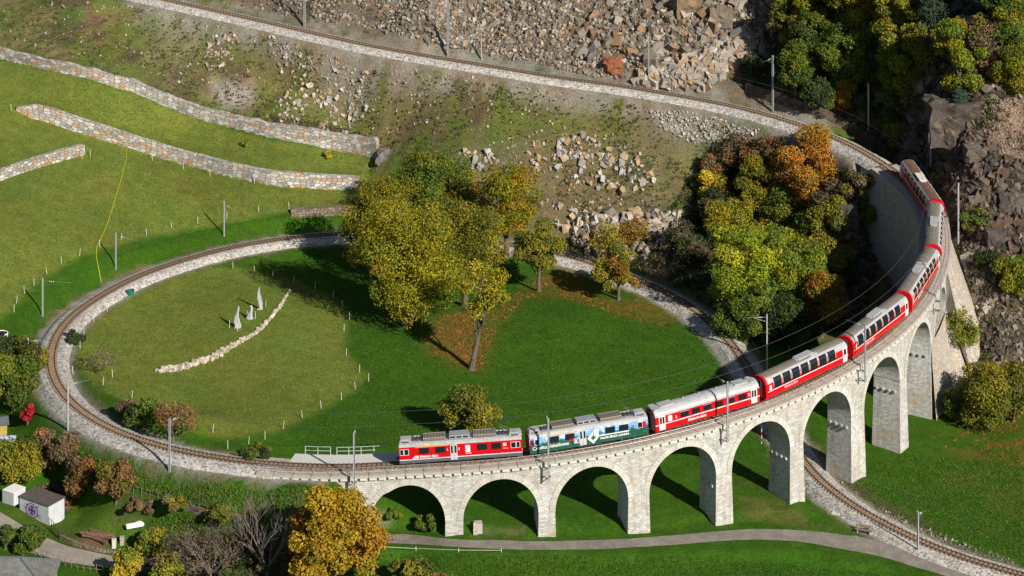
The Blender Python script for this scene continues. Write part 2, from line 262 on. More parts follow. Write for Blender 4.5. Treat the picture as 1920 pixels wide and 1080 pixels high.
def runpts(u,st,seq,du=0):
    v,z=st; x,y=unp(u+du,v,z); out=[]
    for v,s_ in seq:
        A=FP/(v-V0); z=(z+s_*(CY+A*CZ-y))/(1+s_*A); x,y=unp(u+du,v,z); out.append((x,y,z))
    return out
for u,(st,seq) in RUN.items():
    ctl+=runpts(u,st,seq)
    if u==0: ctl+=runpts(u,st,seq,-260)
    if u==1920: ctl+=runpts(u,st,seq,260)
for u,c in COLS.items():
    for v,z in c: ctl.append(unp(u,v,z)+(z,))
for v,z in COLS[0]: ctl.append(unp(-260,v,z+.6)+(z+.6,))
for v,z in COLS[1920]: ctl.append(unp(2180,v,z+1.)+(z+1.,))
for u,v,z in INNER: ctl.append(unp(u,v,z)+(z,))
for k,z in zip(range(1,9),(-6.93,-7.85,-8.72,-9.79,-10.2,-11.,-11.3,-10.9)):
    for o,dz in ((2.6,0),(-3.,.25)): p=K(k+.07,o); ctl.append((p.x,p.y,z+dz))
for k,o,z in ((-.75,2.6,-.5),(-.45,2.6,-.7),(-.2,2.6,-2.4),(0.05,2.8,-5.),(9.2,-3,-6.5),(9.2,3,-4),(10,3,2.),(10,-3,-6),(11,-3.2,-3),(11,4,7.5),(12,-3.4,2.),(-.6,-2.8,-.9),(0,-3,-3.2)):
    p=K(k,o); ctl.append((p.x,p.y,z))
for i in range(0,len(LINE),3):
    if 62<i<113: continue
    ctl.append((LINE[i,0],LINE[i,1],LINE[i,2]-.6))
ctl=np.array(ctl)
# thin-plate spline with a little smoothing
def tps_fit(P,z,lam):
    d2=((P[:,None]-P[None])**2).sum(-1); Kk=.5*d2*np.log(d2+1e-9); n=len(P)
    A=np.zeros((n+3,n+3)); A[:n,:n]=Kk+lam*np.eye(n); A[:n,n]=1;A[:n,n+1:]=P; A[n,:n]=1;A[n+1:,:n]=P.T
    return np.linalg.solve(A,np.r_[z,0,0,0])
Pc=ctl[:,:2]/50.; Wt=tps_fit(Pc,ctl[:,2],2e-4)
def tps(X,Y):
    Q=np.c_[X.ravel(),Y.ravel()]/50.; out=np.empty(len(Q))
    for i in range(0,len(Q),20000):
        q=Q[i:i+20000]; d2=((q[:,None]-Pc[None])**2).sum(-1)
        out[i:i+20000]=(.5*d2*np.log(d2+1e-9))@Wt[:-3]+Wt[-3]+q@Wt[-2:]
    return out.reshape(X.shape)
GX0,GX1,GY0,GY1,GS=-125.,125.,-122.,165.,.6
gx=np.arange(GX0,GX1,GS); gy=np.arange(GY0,GY1,GS); XX,YY=np.meshgrid(gx,gy)
cx_=np.arange(GX0,GX1+3,2.4); cy_=np.arange(GY0,GY1+3,2.4); a,b=np.meshgrid(cx_,cy_); Hc=tps(a,b)
def bil(Hm,x,y,x0,y0,gs):
    fx=np.clip((x-x0)/gs,0,Hm.shape[1]-1.001); fy=np.clip((y-y0)/gs,0,Hm.shape[0]-1.001)
    ix=fx.astype(int);iy=fy.astype(int);tx=fx-ix;ty=fy-iy
    return Hm[iy,ix]*(1-tx)*(1-ty)+Hm[iy,ix+1]*tx*(1-ty)+Hm[iy+1,ix]*(1-tx)*ty+Hm[iy+1,ix+1]*tx*ty
H=bil(Hc,XX,YY,GX0,GY0,2.4)
def raycast(u,v):
    u=np.atleast_1d(np.asarray(u,float));v=np.atleast_1d(np.asarray(v,float)); D=np.arange(300,600,.5)
    X=CX+(u[:,None]-960)*D/FP; Y=np.broadcast_to(CY+D,X.shape); Z=CZ-(v[:,None]-V0)*D/FP
    below=Z<bil(H,X,Y,GX0,GY0,GS); j=np.argmax(below,axis=1); r=np.arange(len(u))
    z1=Z[r,j]-bil(H,X[r,j],Y[r,j],GX0,GY0,GS); i=np.maximum(j-1,0); z0=Z[r,i]-bil(H,X[r,i],Y[r,i],GX0,GY0,GS)
    t=np.clip(z0/np.maximum(z0-z1,1e-6),0,1); d=D[i]+.5*t
    return np.c_[CX+(u-960)*d/FP, CY+d, CZ-(v-V0)*d/FP]
# terrace walls: (name, pixels along the wall's mid height, wall height m)
WALLS={'upper':([(-60,88),(0,100),(93,122),(171,140),(249,163),(311,188),(363,209),(441,230),(518,248),(612,266),(712,286)],1.5),
 'middle':([(31,205),(60,210),(93,216),(181,245),(285,278),(363,300),(441,320),(518,335),(596,341),(681,342)],2.2),
 'lower':([(-60,352),(0,328),(78,302),(159,278)],1.3),
 'small':([(544,399),(600,397),(674,392)],1.0)}
WL={}
for nme,(px,h) in WALLS.items():
    px=np.array(px,float); t=np.r_[0,np.cumsum(np.hypot(*np.diff(px,axis=0).T))]; q=np.arange(0,t[-1],5.)
    u=np.interp(q,t,px[:,0]);v=np.interp(q,t,px[:,1]); w_=raycast(u,v)
    for _ in range(4): w_[1:-1]=.25*w_[:-2]+.5*w_[1:-1]+.25*w_[2:]
    WL[nme]=(w_,h)
def polydist(X,Y,L):
    X=X.ravel();Y=Y.ravel();best=np.full(X.shape,1e9);sgn=np.ones(X.shape);tt=np.zeros(X.shape)
    s=0
    for a,b in zip(L[:-1],L[1:]):
        d=b[:2]-a[:2];l=np.hypot(*d)
        if l<1e-6:continue
        t=np.clip(((X-a[0])*d[0]+(Y-a[1])*d[1])/l/l,0,1); px=a[0]+t*d[0];py=a[1]+t*d[1]; r=np.hypot(X-px,Y-py)
        m=r<best; best[m]=r[m]; c=d[0]*(Y-a[1])-d[1]*(X-a[0]); sgn[m]=np.sign(c[m]); tt[m]=(s+t*l)[m]; s+=l
    return best,sgn,tt,s
for nme,(w_,h) in WL.items():
    m=(XX>w_[:,0].min()-16)&(XX<w_[:,0].max()+16)&(YY>w_[:,1].min()-16)&(YY<w_[:,1].max()+16)
    d,sg,tt,Lw=polydist(XX[m],YY[m],w_)
    e0=3. if nme in('middle',) else .1; fade=np.clip(tt/max(e0,.1),0,1)*np.clip((Lw-tt)/.1,0,1)
    if nme=='upper':fade=np.clip((Lw-tt)/.1,0,1)
    st=h/2*np.exp(-np.maximum(d-.5,0)/3.2)*np.clip(d/.3,0,1)
    H[m]+=sg*st*fade
# track beds
Ls=np.arange(0,_s[-1],.75); LP=np.array([cl(s) for s in Ls]); 
bedmask=(Ls<kS(11.3))|(Ls>kS(-.5))
BD=np.full(XX.shape,99.);BZ=np.zeros(XX.shape)
B=LP[bedmask]
XF=XX.ravel();YF=YY.ravel();bd=BD.ravel();bz=BZ.ravel()
for c in range(0,len(B),24):
    q=B[c:c+24]; m=np.where((XF>q[:,0].min()-9)&(XF<q[:,0].max()+9)&(YF>q[:,1].min()-9)&(YF<q[:,1].max()+9))[0]
    if len(m)==0:continue
    D=np.hypot(XF[m][:,None]-q[None,:,0],YF[m][:,None]-q[None,:,1]); j=D.argmin(1); dm=D[np.arange(len(m)),j]
    k=dm<bd[m]; bd[m[k]]=dm[k]; bz[m[k]]=q[j[k],2]
BD=bd.reshape(XX.shape);BZ=bz.reshape(XX.shape)
tt=np.clip((BD-2.9)/3.4,0,1); tt=tt*tt*(3-2*tt)
m=BD<6.4; H[m]=(np.minimum(BZ-.9,99)*(1-tt)+H*tt)[m]
# deep hollow under the inner retaining wall at the east end
for s_ in np.arange(kS(12.5),kS(8.6),.5):
    p=cl(s_);q=off(s_,-1.); n_=np.array([q[0]-p[0],q[1]-p[1]]); t_=tang(s_)[:2]; mm=(abs(XX-p[0])<18)&(abs(YY-p[1])<18); X_=XX[mm]-p[0];Y_=YY[mm]-p[1]; o_=X_*n_[0]+Y_*n_[1]; a_=abs(X_*t_[0]+Y_*t_[1])
    kk_=12.5+(s_-kS(12.5))/(kS(8.6)-kS(12.5))*(8.6-12.5); tg=np.interp(kk_,[8.6,9.5,11,12,12.5],[-10,-9,-7.,-4.,9.]); w_=np.clip((15-o_)/7,0,1)*(o_>1.75)*(a_<.6); h_=H[mm]; H[mm]=h_*(1-w_)+np.minimum(h_,tg)*w_
# roughness by region
U_,V_=proj(XX,YY,H)
def inpoly(U,V,poly):
    U=np.asarray(U);V=np.asarray(V); ins=np.zeros(U.shape,bool); n=len(poly)
    for i in range(n):
        x0,y0=poly[i];x1,y1=poly[(i+1)%n]
        if y0==y1: continue
        c=((y0>V)!=(y1>V))&(U<(x1-x0)*(V-y0)/(y1-y0)+x0); ins^=c
    return ins
def nz(X,Y,sc,seed=0,oct=4):
    r=np.random.default_rng(seed); out=np.zeros(X.shape);amp=1;tot=0
    for o in range(oct):
        n=256; t=r.random((n,n)); fx=X/sc*2**o+100;fy=Y/sc*2**o+100; ix=np.floor(fx).astype(int);iy=np.floor(fy).astype(int); tx=fx-ix;ty=fy-iy; tx=tx*tx*(3-2*tx);ty=ty*ty*(3-2*ty)
        g=lambda a,b:t[a%n,b%n]
        out+=amp*(g(ix,iy)*(1-tx)*(1-ty)+g(ix+1,iy)*tx*(1-ty)+g(ix,iy+1)*(1-tx)*ty+g(ix+1,iy+1)*tx*ty); tot+=amp; amp*=.55
    return out/tot
def blur(m,n=2):
    m=m.astype(float)
    for _ in range(n):
        m[1:-1]=.25*m[:-2]+.5*m[1:-1]+.25*m[2:]; m[:,1:-1]=.25*m[:,:-2]+.5*m[:,1:-1]+.25*m[:,2:]
    return m
SLOPE=[(-100,-100),(330,-100),(330,10),(700,92),(1060,158),(1330,200),(1490,245),(1640,310),(1700,400),(1700,600),(1600,640),(1450,640),(1330,560),(1200,500),(1060,465),(960,440),(700,400),(700,275),(612,262),(518,238),(363,198),(249,152),(171,130),(93,112),(0,90),(-100,70)]
SCREE=[(330,-100),(440,15),(560,45),(830,100),(1060,138),(1230,165),(1480,215),(1590,245),(1700,310),(1760,380),(1790,500),(1800,600),(1770,700),(1780,765),(1960,745),(2100,740),(2100,-100)]
slope=inpoly(U_,V_,SLOPE); scree=inpoly(U_,V_,SCREE)
rough=blur(slope|scree,3)*np.clip((BD-4)/3,0,1)
H+=blur(scree&(U_>1690)&(XX>76),4)*((nz(XX,YY,9,21,3)-.5)*3.5)
H+=rough*((nz(XX,YY,5,1)-.5)*1.6+(nz(XX,YY,1.8,2,2)-.5)*.5*(1+blur(scree,2)))
H+=(1-rough)*np.clip((BD-4)/3,0,1)*(nz(XX,YY,6,3)-.5)*.25
# the ground runs on as one sheet well past the picture
def hN(x,y): return bil(H,np.asarray(x),np.asarray(y),GX0,GY0,GS)
def smoothpts(P,n=3):
    P=np.array(P)
    for _ in range(n): P[1:-1]=.25*P[:-2]+.5*P[1:-1]+.25*P[2:]
    return P
STR={}
def stripgeo(key,pa,pb,n=160,m=8):
    def rs(p):
        p=np.array(p,float);t=np.r_[0,np.cumsum(np.hypot(*np.diff(p,axis=0).T))];q=np.linspace(0,t[-1],n);return np.c_[np.interp(q,t,p[:,0]),np.interp(q,t,p[:,1])]
    A=rs(pa);Bp=rs(pb); a=smoothpts(raycast(A[:,0],A[:,1]),14);b=smoothpts(raycast(Bp[:,0],Bp[:,1]),14)
    c=(a+b)/2; c=smoothpts(c,10); hw=np.hypot(*(b-a)[:,:2].T)/2
    D=np.full(XX.shape,99.).ravel();Z=np.zeros(D.shape);W=np.ones(D.shape); XF=XX.ravel();YF=YY.ravel()
    for g in range(0,n,20):
        q=c[g:g+20]; h_=hw[g:g+20]; mm=np.where((XF>q[:,0].min()-8)&(XF<q[:,0].max()+8)&(YF>q[:,1].min()-8)&(YF<q[:,1].max()+8))[0]
        if len(mm)==0: continue
        dd=np.hypot(XF[mm][:,None]-q[None,:,0],YF[mm][:,None]-q[None,:,1]); jj=dd.argmin(1); dm=dd[np.arange(len(mm)),jj]; kk=dm<D[mm]
        D[mm[kk]]=dm[kk]; Z[mm[kk]]=q[jj[kk],2]; W[mm[kk]]=h_[jj[kk]]
    D=D.reshape(XX.shape);Z=Z.reshape(XX.shape);W=W.reshape(XX.shape)
    t=np.clip((D-W-.6)/2.2,0,1);t=t*t*(3-2*t); ok=(D<90)&(BD>5)
    H[ok]=((Z-.02)*(1-t)+H*t)[ok]
    V=np.array([a[i]*(1-j/m)+b[i]*j/m for i in range(n) for j in range(m+1)])
    STR[key]=(V,n,m,c)
def strip(key,name,mat,label,cat,lift=.06):
    V,n,m,c=STR[key]; V=V.copy(); V[:,2]=hN(V[:,0],V[:,1])+lift; F=[]
    for i in range(n-1):
        for j in range(m): k=i*(m+1)+j; F.append((k,k+m+1,k+m+2,k+1))
    F=np.array(F); nrm=np.cross(V[F[0,1]]-V[F[0,0]],V[F[0,2]]-V[F[0,0]])
    if nrm[2]<0:F=F[:,::-1]
    return tag(npmesh(name,V,F,mat,None,None,True),label,cat,None,'structure')
stripgeo('road',[(690,1003),(750,996),(860,1008),(1000,1013),(1150,1010),(1300,998),(1420,988),(1500,990),(1600,1003),(1700,1030),(1830,1064),(1960,1095)],[(690,1026),(800,1027),(960,1034),(1100,1034),(1250,1026),(1380,1016),(1500,1018),(1560,1030),(1640,1046),(1740,1070),(1800,1090),(1860,1110)])
stripgeo('path',[(-40,945),(0,965),(60,1000),(130,1026),(200,1040),(270,1048),(420,1050)],[(-40,990),(0,1010),(60,1036),(130,1056),(200,1066),(270,1072),(420,1078)])
U_,V_=proj(XX,YY,H)
# ---- ground sheet: colours are what grows or lies there ----
C=np.empty(XX.shape+(3,)); C[:]=(.046,.125,.008)            # lush grass
OLIVE=[(150,600),(200,570),(280,530),(390,500),(470,505),(552,525),(625,556),(655,600),(640,650),(690,708),(660,735),(600,768),(530,806),(420,822),(320,790),(250,757),(185,730),(150,690),(140,640)]
o_=blur(inpoly(U_,V_,OLIVE),2)[...,None]; C=C*(1-o_)+np.array((.165,.215,.036))*o_
LEFT=[(-200,90),(60,120),(250,175),(440,248),(612,280),(712,292),(720,350),(680,400),(540,395),(400,425),(270,446),(150,480),(80,520),(0,600),(-200,650)]
o_=blur(inpoly(U_,V_,LEFT),1)[...,None]; C=C*(1-o_)+np.array((.155,.2,.036))*o_
def paint(poly,c,soft=3,amt=1.,ns=3.,thr=None):
    global C
    m=blur(inpoly(U_,V_,poly),soft)
    if thr is not None: m=m*np.clip((nz(XX,YY,ns,int(abs(poly[0][0]))+5)-thr)*6,0,1)
    m=(m*amt)[...,None]; C=C*(1-m)+np.array(c)*m
paint(SLOPE,(.17,.16,.065),2)
paint(SLOPE,(.115,.15,.034),2,.9,6.,.38); paint(SLOPE,(.13,.09,.06),2,.8,4.,.55)
paint([(400,150),(480,160),(470,200),(430,205),(400,180)],(.34,.32,.29),3); paint([(560,130),(700,140),(710,190),(620,200)],(.3,.27,.22),5,.7)
paint([(280,0),(420,40),(420,90),(330,80),(250,40)],(.3,.27,.21),6,.5)
paint([(1200,200),(1330,215),(1420,240),(1340,260),(1230,235)],(.34,.31,.29),5,.7)
paint([(860,280),(1240,250),(1260,430),(1100,470),(1000,430),(880,330)],(.2,.155,.1),6,.6)
paint(SCREE,(.17,.135,.1),2); paint(SCREE,(.1,.095,.04),2,.8,6.,.52)
paint([(1780,200),(1960,90),(1960,620),(1850,600),(1760,420),(1740,330)],(.19,.15,.12),5,.8)
paint([(1840,130),(1920,120),(1920,260),(1870,270),(1820,230)],(.3,.225,.17),4,.9)
LEAFP=[(790,640),(830,590),(930,580),(1010,520),(1060,500),(1120,560),(1230,560),(1300,600),(1240,610),(1160,590),(1060,560),(980,560),(930,620),(900,700),(860,680),(800,660)]
paint(LEAFP,(.25,.115,.035),8,.35); paint([(800,600),(880,580),(900,690),(850,690)],(.27,.12,.04),8,.4)
paint([(1740,800),(1960,790),(1960,880),(1830,870),(1750,840)],(.2,.11,.03),8,.5,3.,.5)
paint([(1740,880),(1960,880),(1960,1010),(1800,1000)],(.12,.13,.02),10,.5,5.,.4)
paint([(1380,900),(1480,950),(1620,1000),(1500,990),(1390,980)],(.16,.14,.05),6,.6,3.,.4)
paint([(0,930),(330,960),(340,1010),(150,1010),(0,980)],(.1,.17,.02),4,.7)
paint([(205,965),(260,945),(290,950),(285,965),(230,985)],(.11,.075,.05),2,.9); paint([(150,1000),(215,1015),(190,1035),(130,1020)],(.2,.11,.08),3,.9)
paint([(330,1015),(560,1000),(580,1080),(300,1090)],(.14,.115,.085),6,.8)
paint([(860,1000),(1000,985),(1010,1003),(900,1005)],(.24,.19,.13),3,.6,1.5,.45)
paint([(690,965),(720,965),(735,985),(700,985)],(.3,.25,.19),1,.8); paint([(1530,870),(1600,900),(1700,960),(1760,990),(1740,995),(1620,945),(1540,905)],(.12,.09,.065),2,.8)
# gravel shoulders beside the ballast
g_=np.clip((3.7-BD)/.9+(nz(XX,YY,1.2,9)-.5)*1.2,0,1)[...,None]; C=C*(1-g_)+np.array((.34,.32,.29))*g_
g_=(np.clip((5.4-BD)/.8,0,1)*(V_<330)*np.clip((nz(XX,YY,2.5,12)-.3)*5,0,1))[...,None]*.8; C=C*(1-g_)+np.array((.3,.285,.26))*g_
g_=(np.clip((4.8-BD)/1.2,0,1)*np.clip((nz(XX,YY,2.5,10)-.45)*5,0,1))[...,None]*.6; C=C*(1-g_)+np.array((.2,.15,.09))*g_
C*=(.86+.28*nz(XX,YY,9,4))[...,None]*(.84+.32*nz(XX,YY,2.2,6))[...,None]
C[...,0]*=(.8+.4*nz(XX,YY,7,11))
def gmat():
    N=NT('ground_cover'); g=N.geo(); a=N.n('Attribute',attribute_name='Col')
    n1=N.noise(2.6,7,.8,g); n2=N.noise(.5,4,.65,g); n3=N.noise(6,4,.85,g)
    c=N.mix(1.,a.outputs[0],N.ramp(n1,[(.3,(.42,.5,.45)),(.5,(1,1,1)),(.7,(1.6,1.42,1.4))]),'MULTIPLY')
    c=N.mix(1.,c,N.ramp(n2,[(.3,(.8,.85,.8)),(.7,(1.22,1.13,1.1))]),'MULTIPLY')
    c=N.mix(1.,c,N.ramp(n3,[(.3,G(.6)),(.7,G(1.4))]),'MULTIPLY')
    N.l(c,N.b.inputs['Base Color']); N.b.inputs['Roughness'].default_value=.95; N.b.inputs['Specular IOR Level'].default_value=.1
    N.bump(N.math('ADD',n1,N.math('MULTIPLY',n3,.5)),.9,.35); return N.m
M['ground']=gmat()
ny,nx=XX.shape; idx=np.arange(ny*nx).reshape(ny,nx)
F=np.c_[idx[:-1,:-1].ravel(),idx[:-1,1:].ravel(),idx[1:,1:].ravel(),idx[1:,:-1].ravel()]
Vg=np.c_[XX.ravel(),YY.ravel(),H.ravel()]; Cg=C.reshape(-1,3)
# skirts reaching far beyond the view, same sheet
ring=np.r_[idx[0,:],idx[1:,-1],idx[-1,-2::-1],idx[-2:0:-1,0]]; prev=ring; V=[Vg];Cc=[Cg];FF=[F]; base=len(Vg)
cen=np.array([0,20.])
for sc_,dz in ((1.6,6),(3.5,25),(9,90)):
    P=Vg[ring].copy(); d=P[:,:2]-cen; P[:,:2]=cen+d*sc_; up=(d[:,1]/140.)
    P[:,2]=P[:,2]+np.where(up>0,up*dz*1.6,up*dz*.15); V.append(P); Cc.append(np.tile((.08,.11,.03),(len(P),1)))
    new=np.arange(base,base+len(P)); base+=len(P); FF.append(np.c_[prev,new,np.roll(new,-1),np.roll(prev,-1)][:, ::-1]); prev=new
tag(npmesh('ground',np.vstack(V),np.vstack(FF),M['ground'],None,np.vstack(Cc),True),'valley hillside and meadows of green grass, brown slope and scree','ground',None,'structure')
def hgt(x,y): return float(bil(H,np.array([x]),np.array([y]),GX0,GY0,GS)[0])
def at(u,v): return Vector(raycast(u,v)[0])
# ---- roads ----
def dirtmat(name,c,c2,sc):
    N=NT(name); g=N.geo(); n1=N.noise(sc,6,.7,g); n2=N.noise(.6,4,.6,g)
    cc=N.mix(N.ramp(n2,[(.4,G(0.)),(.65,G(1.))]),c,c2); cc=N.mix(1.,cc,N.ramp(n1,[(.3,G(.75)),(.7,G(1.25))]),'MULTIPLY')
    N.l(cc,N.b.inputs['Base Color']); N.b.inputs['Roughness'].default_value=.92; N.b.inputs['Specular IOR Level'].default_value=.15; N.bump(n1,.5,.08); return N.m
M['road']=dirtmat('worn_asphalt',(.2,.175,.15),(.26,.235,.205),4.); M['track_dirt']=dirtmat('gravel_lane',(.27,.24,.2),(.33,.3,.26),4.)
strip('road','road',M['road'],'grey asphalt farm road running in front of the viaduct','road')
strip('path','path',M['track_dirt'],'gravel lane curving past the small white garden hut','path')
# ---- tracks ----
def ballmat():
    N=NT('ballast_stone'); g=N.geo(); v=N.n('TexVoronoi'); v.inputs['Scale'].default_value=9.; N.l(g,v.inputs['Vector'])
    v2=N.n('TexVoronoi'); v2.inputs['Scale'].default_value=3.6; N.l(g,v2.inputs['Vector'])
    f=N.mix(.5,v.outputs['Color'],v2.outputs['Color']); sep=N.n('SeparateColor'); N.l(f,sep.inputs[0])
    c=N.ramp(sep.outputs[0],[(.2,(.16,.155,.15)),(.45,(.4,.385,.36)),(.8,(.6,.585,.55))])
    c=N.mix(1.,c,N.ramp(N.noise(.5,4,.6,g),[(.3,(.88,.86,.84)),(.7,(1.08,1.07,1.05))]),'MULTIPLY')
    N.l(c,N.b.inputs['Base Color']); N.b.inputs['Roughness'].default_value=.95; N.b.inputs['Specular IOR Level'].default_value=.1
    N.bump(sep.outputs[0],.45,.05); return N.m
M['ballast']=ballmat()
def ballin():
    N=NT('oiled_ballast'); g=N.geo(); v=N.n('TexVoronoi'); v.inputs['Scale'].default_value=8.; N.l(g,v.inputs['Vector']); sep=N.n('SeparateColor'); N.l(v.outputs['Color'],sep.inputs[0])
    N.l(N.ramp(sep.outputs[0],[(.2,(.13,.1,.075)),(.8,(.36,.27,.2))]),N.b.inputs['Base Color']); N.b.inputs['Roughness'].default_value=.95; N.bump(sep.outputs[0],.8,.1); return N.m
M['ballin']=ballin()
def sweep(s0,s1,prof,step=.75,mb=None,m=0,jit=0):
    """prof: list of (offset, dz) left to right"""
    mb=mb or MB(); n=max(2,int((s1-s0)/step)); prev=None; L=0
    for i in range(n+1):
        s=s0+(s1-s0)*i/n; row=[]
        for o,dz in prof:
            j=(rng.random()-.5)*jit if abs(o)>1.5 else 0
            row.append(off(s,o+j*1.5,dz+j*.3))
        if prev:
            acc=0
            for j in range(len(prof)-1):
                w_=math.hypot(prof[j+1][0]-prof[j][0],prof[j+1][1]-prof[j][1])
                a=L;b=L+(s1-s0)/n
                mb.poly([prev[j],prev[j+1],row[j+1],row[j]],m,[(a,acc),(a,acc+w_),(b,acc+w_),(b,acc)]); acc+=w_
        prev=row; L+=(s1-s0)/n
    return mb
RAILP=[(-.035,-.14),(-.035,0),(.035,0),(.035,-.14)]
slp=MB(); slp.box((0,0,-.06),(.24,1.75,.14),0); slp_me=slp.build('sleeper',M['sleeper']); sleeper_mesh=slp_me.data; bpy.data.objects.remove(slp_me)
def frame(s,o=0,dz=0):
    p=off(s,o,dz); t=tang(s); g=(cl(s+1)[2]-cl(s-1)[2])/2
    return p, math.atan2(t[1],t[0]), -math.atan(g)
def track(s0,s1,label,ballast,wid,vis):
    p0=cl((s0+s1)/2); T=empty('railway_track',(0,0,0),0,label,'railway track','tracks of the spiral railway line')
    for o in (-.5,.5):
        sweep(s0,s1,[(o+a,b) for a,b in RAILP],1.).build('rail',M['rail'],T)
    if ballast:
        bm=sweep(s0,s1,[(-wid,-.98),(-1.8,-.34),(-1.25,-.2),(-.8,-.17),(.8,-.17),(1.25,-.2),(1.8,-.34),(wid,-.98)],.75,None,0,.07).build('ballast',[M['ballast'],M['ballin']],T)
        bm['kind']='stuff'
        for p in bm.data.polygons:
            if p.index%7==3: p.material_index=1
    else:
        bm=sweep(s0,s1,[(-1.15,-.4),(-1.,-.15),(1.,-.15),(1.15,-.4)]).build('ballast',[M['ballin']],T); bm['kind']='stuff'
    n=int((s1-s0)/.66); ss=[s0+.3+i*.66 for i in range(n)]
    ss_vis=sorted(ss,key=lambda s:vis(s))[:100]; rest=MB()
    st=set(ss_vis)
    for s in ss:
        p,a,g=frame(s,0,-.06)
        if s in st:
            o=link('sleeper',sleeper_mesh,T); o.location=p; o.rotation_euler=(0,g,a)
        else:
            rest.box((p.x,p.y,p.z-.06),(.24,1.75,.14),0,a,0,g)
    rest.build('sleeper',M['sleeper'],T)['kind']='stuff'
    return T
near=lambda s: cl(s)[1]+(1000 if not(0<proj(*cl(s))[0]<1920 and 0<proj(*cl(s))[1]<1080) else 0)
track(0,kS(12.2),'upper single track on pale ballast crossing the hillside above the meadow',True,2.7,near)
track(kS(12.2),kS(-.9),'track carried on top of the stone viaduct under the train',False,1.2,lambda s:s*-1)
track(kS(-.9),_s[-1]-.5,'lower track looping round the meadow and passing under the viaduct',True,2.8,near)
# ---- viaduct ----
VI=empty('viaduct',(0,0,0),0,'curved stone viaduct of nine round arches carrying the red train','viaduct')
ARCH=[(.10,.91),(1.10,1.91),(2.09,2.90),(3.14,3.95),(4.15,4.96),(5.16,5.97),(6.22,7.03),(7.22,8.04),(8.23,9.04)]
CR=2.06  # crown below rail
KM=12.11
def arcz(k):  # intrados height below rail at k, or None
    for a,b in ARCH:
        if a<k<b:
            r=(b-a)/2*KM; x=(k-(a+b)/2)*KM; return -(CR+ r*1.06- math.sqrt(max(r*r-x*x,0))*1.06)
    return None
def springz(i): a,b=ARCH[i]; return -(CR+(b-a)/2*KM*1.06)
OO,OI=2.05,-2.05
body=MB()
for i,(a,b) in enumerate(ARCH):
    n=26; ks=[a+(b-a)*(.5-.5*math.cos(math.pi*j/n)) for j in range(n+1)]
    sp=springz(i)
    for k0,k1 in zip(ks[:-1],ks[1:]):
        z0=arcz(k0) if arcz(k0) is not None else sp; z1=arcz(k1) if arcz(k1) is not None else sp
        x0=k0*KM;x1=k1*KM
        for o,fl in ((OO,0),(OI,1)):
            q=[K(k0,o,z0),K(k1,o,z1),K(k1,o,-.7),K(k0,o,-.7)]; uv=[(x0,z0),(x1,z1),(x1,-.7),(x0,-.7)]
            body.poly(q[::-1] if fl else q,0,uv[::-1] if fl else uv)
        body.poly([K(k0,OI,z0),K(k1,OI,z1),K(k1,OO,z1),K(k0,OO,z0)],0,[(z0*1.3,0),(z1*1.3,0),(z1*1.3,4),(z0*1.3,4)])
def solid(k0,k1,top,bot,mb,nk=4):
    for j in range(nk):
        a=k0+(k1-k0)*j/nk;b=k0+(k1-k0)*(j+1)/nk
        for o,fl in ((OO,0),(OI,1)):
            q=[K(a,o,bot(a)),K(b,o,bot(b)),K(b,o,top),K(a,o,top)]; uv=[(a*KM,bot(a)),(b*KM,bot(b)),(b*KM,top),(a*KM,top)]
            mb.poly(q[::-1] if fl else q,0,uv[::-1] if fl else uv)
# spandrel above piers
edges=[0.]+[x for ab in ARCH for x in ab]+[9.3]
for i in range(8):
    a=ARCH[i][1];b=ARCH[i+1][0]; sp=min(springz(i),springz(i+1)); solid(a,b,-.7,lambda k,sp=sp:sp,body,2)
gz=lambda k,o:hgt(*K(k,o)[:2])-cl(kS(k))[2]
solid(-.5,.10,-.7,lambda k:gz(k,2.1)-1.2,body,8)
body.build('spandrel_wall',M['masonry'],VI)
def pier(k0,k1,sp,zb,name='pier',taper=.022,mat='masonry'):
    mb=MB(); h=sp-zb
    if h<=0.3:return
    n=max(1,int(h/2)); kc=(k0+k1)/2;w0=(k1-k0)/2
    rows=[]
    for j in range(n+1):
        z=sp-h*j/n; e=h*j/n*taper; ex=e/KM
        rows.append((z,[K(kc-w0-ex,OO+e,z),K(kc+w0+ex,OO+e,z),K(kc+w0+ex,OI-e,z),K(kc-w0-ex,OI-e,z)]))
    W=(k1-k0)*KM
    for (z0,r0),(z1,r1) in zip(rows[:-1],rows[1:]):
        ua=[(k0*KM,k1*KM),(50,54.2),(k1*KM,k0*KM),(70,74.2)]
        for q in range(4):
            p=(q+1)%4; body_uv=[(ua[q][0],z1),(ua[q][1],z1),(ua[q][1],z0),(ua[q][0],z0)]
            mb.poly([r1[q],r1[p],r0[p],r0[q]],0,body_uv)
    P=mb.build(name,M[mat],VI)
    # corbel stones left from the centring, a row on each flank
    return P
for i in range(8):
    a=ARCH[i][1];b=ARCH[i+1][0]; sp=min(springz(i),springz(i+1)); zb=min(gz((a+b)/2,2.3),gz((a+b)/2,-2.3))-.8
    P=pier(a,b,sp,zb)
    if P is None: continue
    cb=MB()
    if i>=3:
        for side,kk in ((-1,a-.012),(1,b+.012)):
            for o in (-1.5,-.55,.4,1.35):
                p,an,g=frame(kS(kk),o,sp-1.5); cb=MB(); cb.box(p,(.34,.3,.3),0,an); cb.build('corbel',M['masonry'],P)
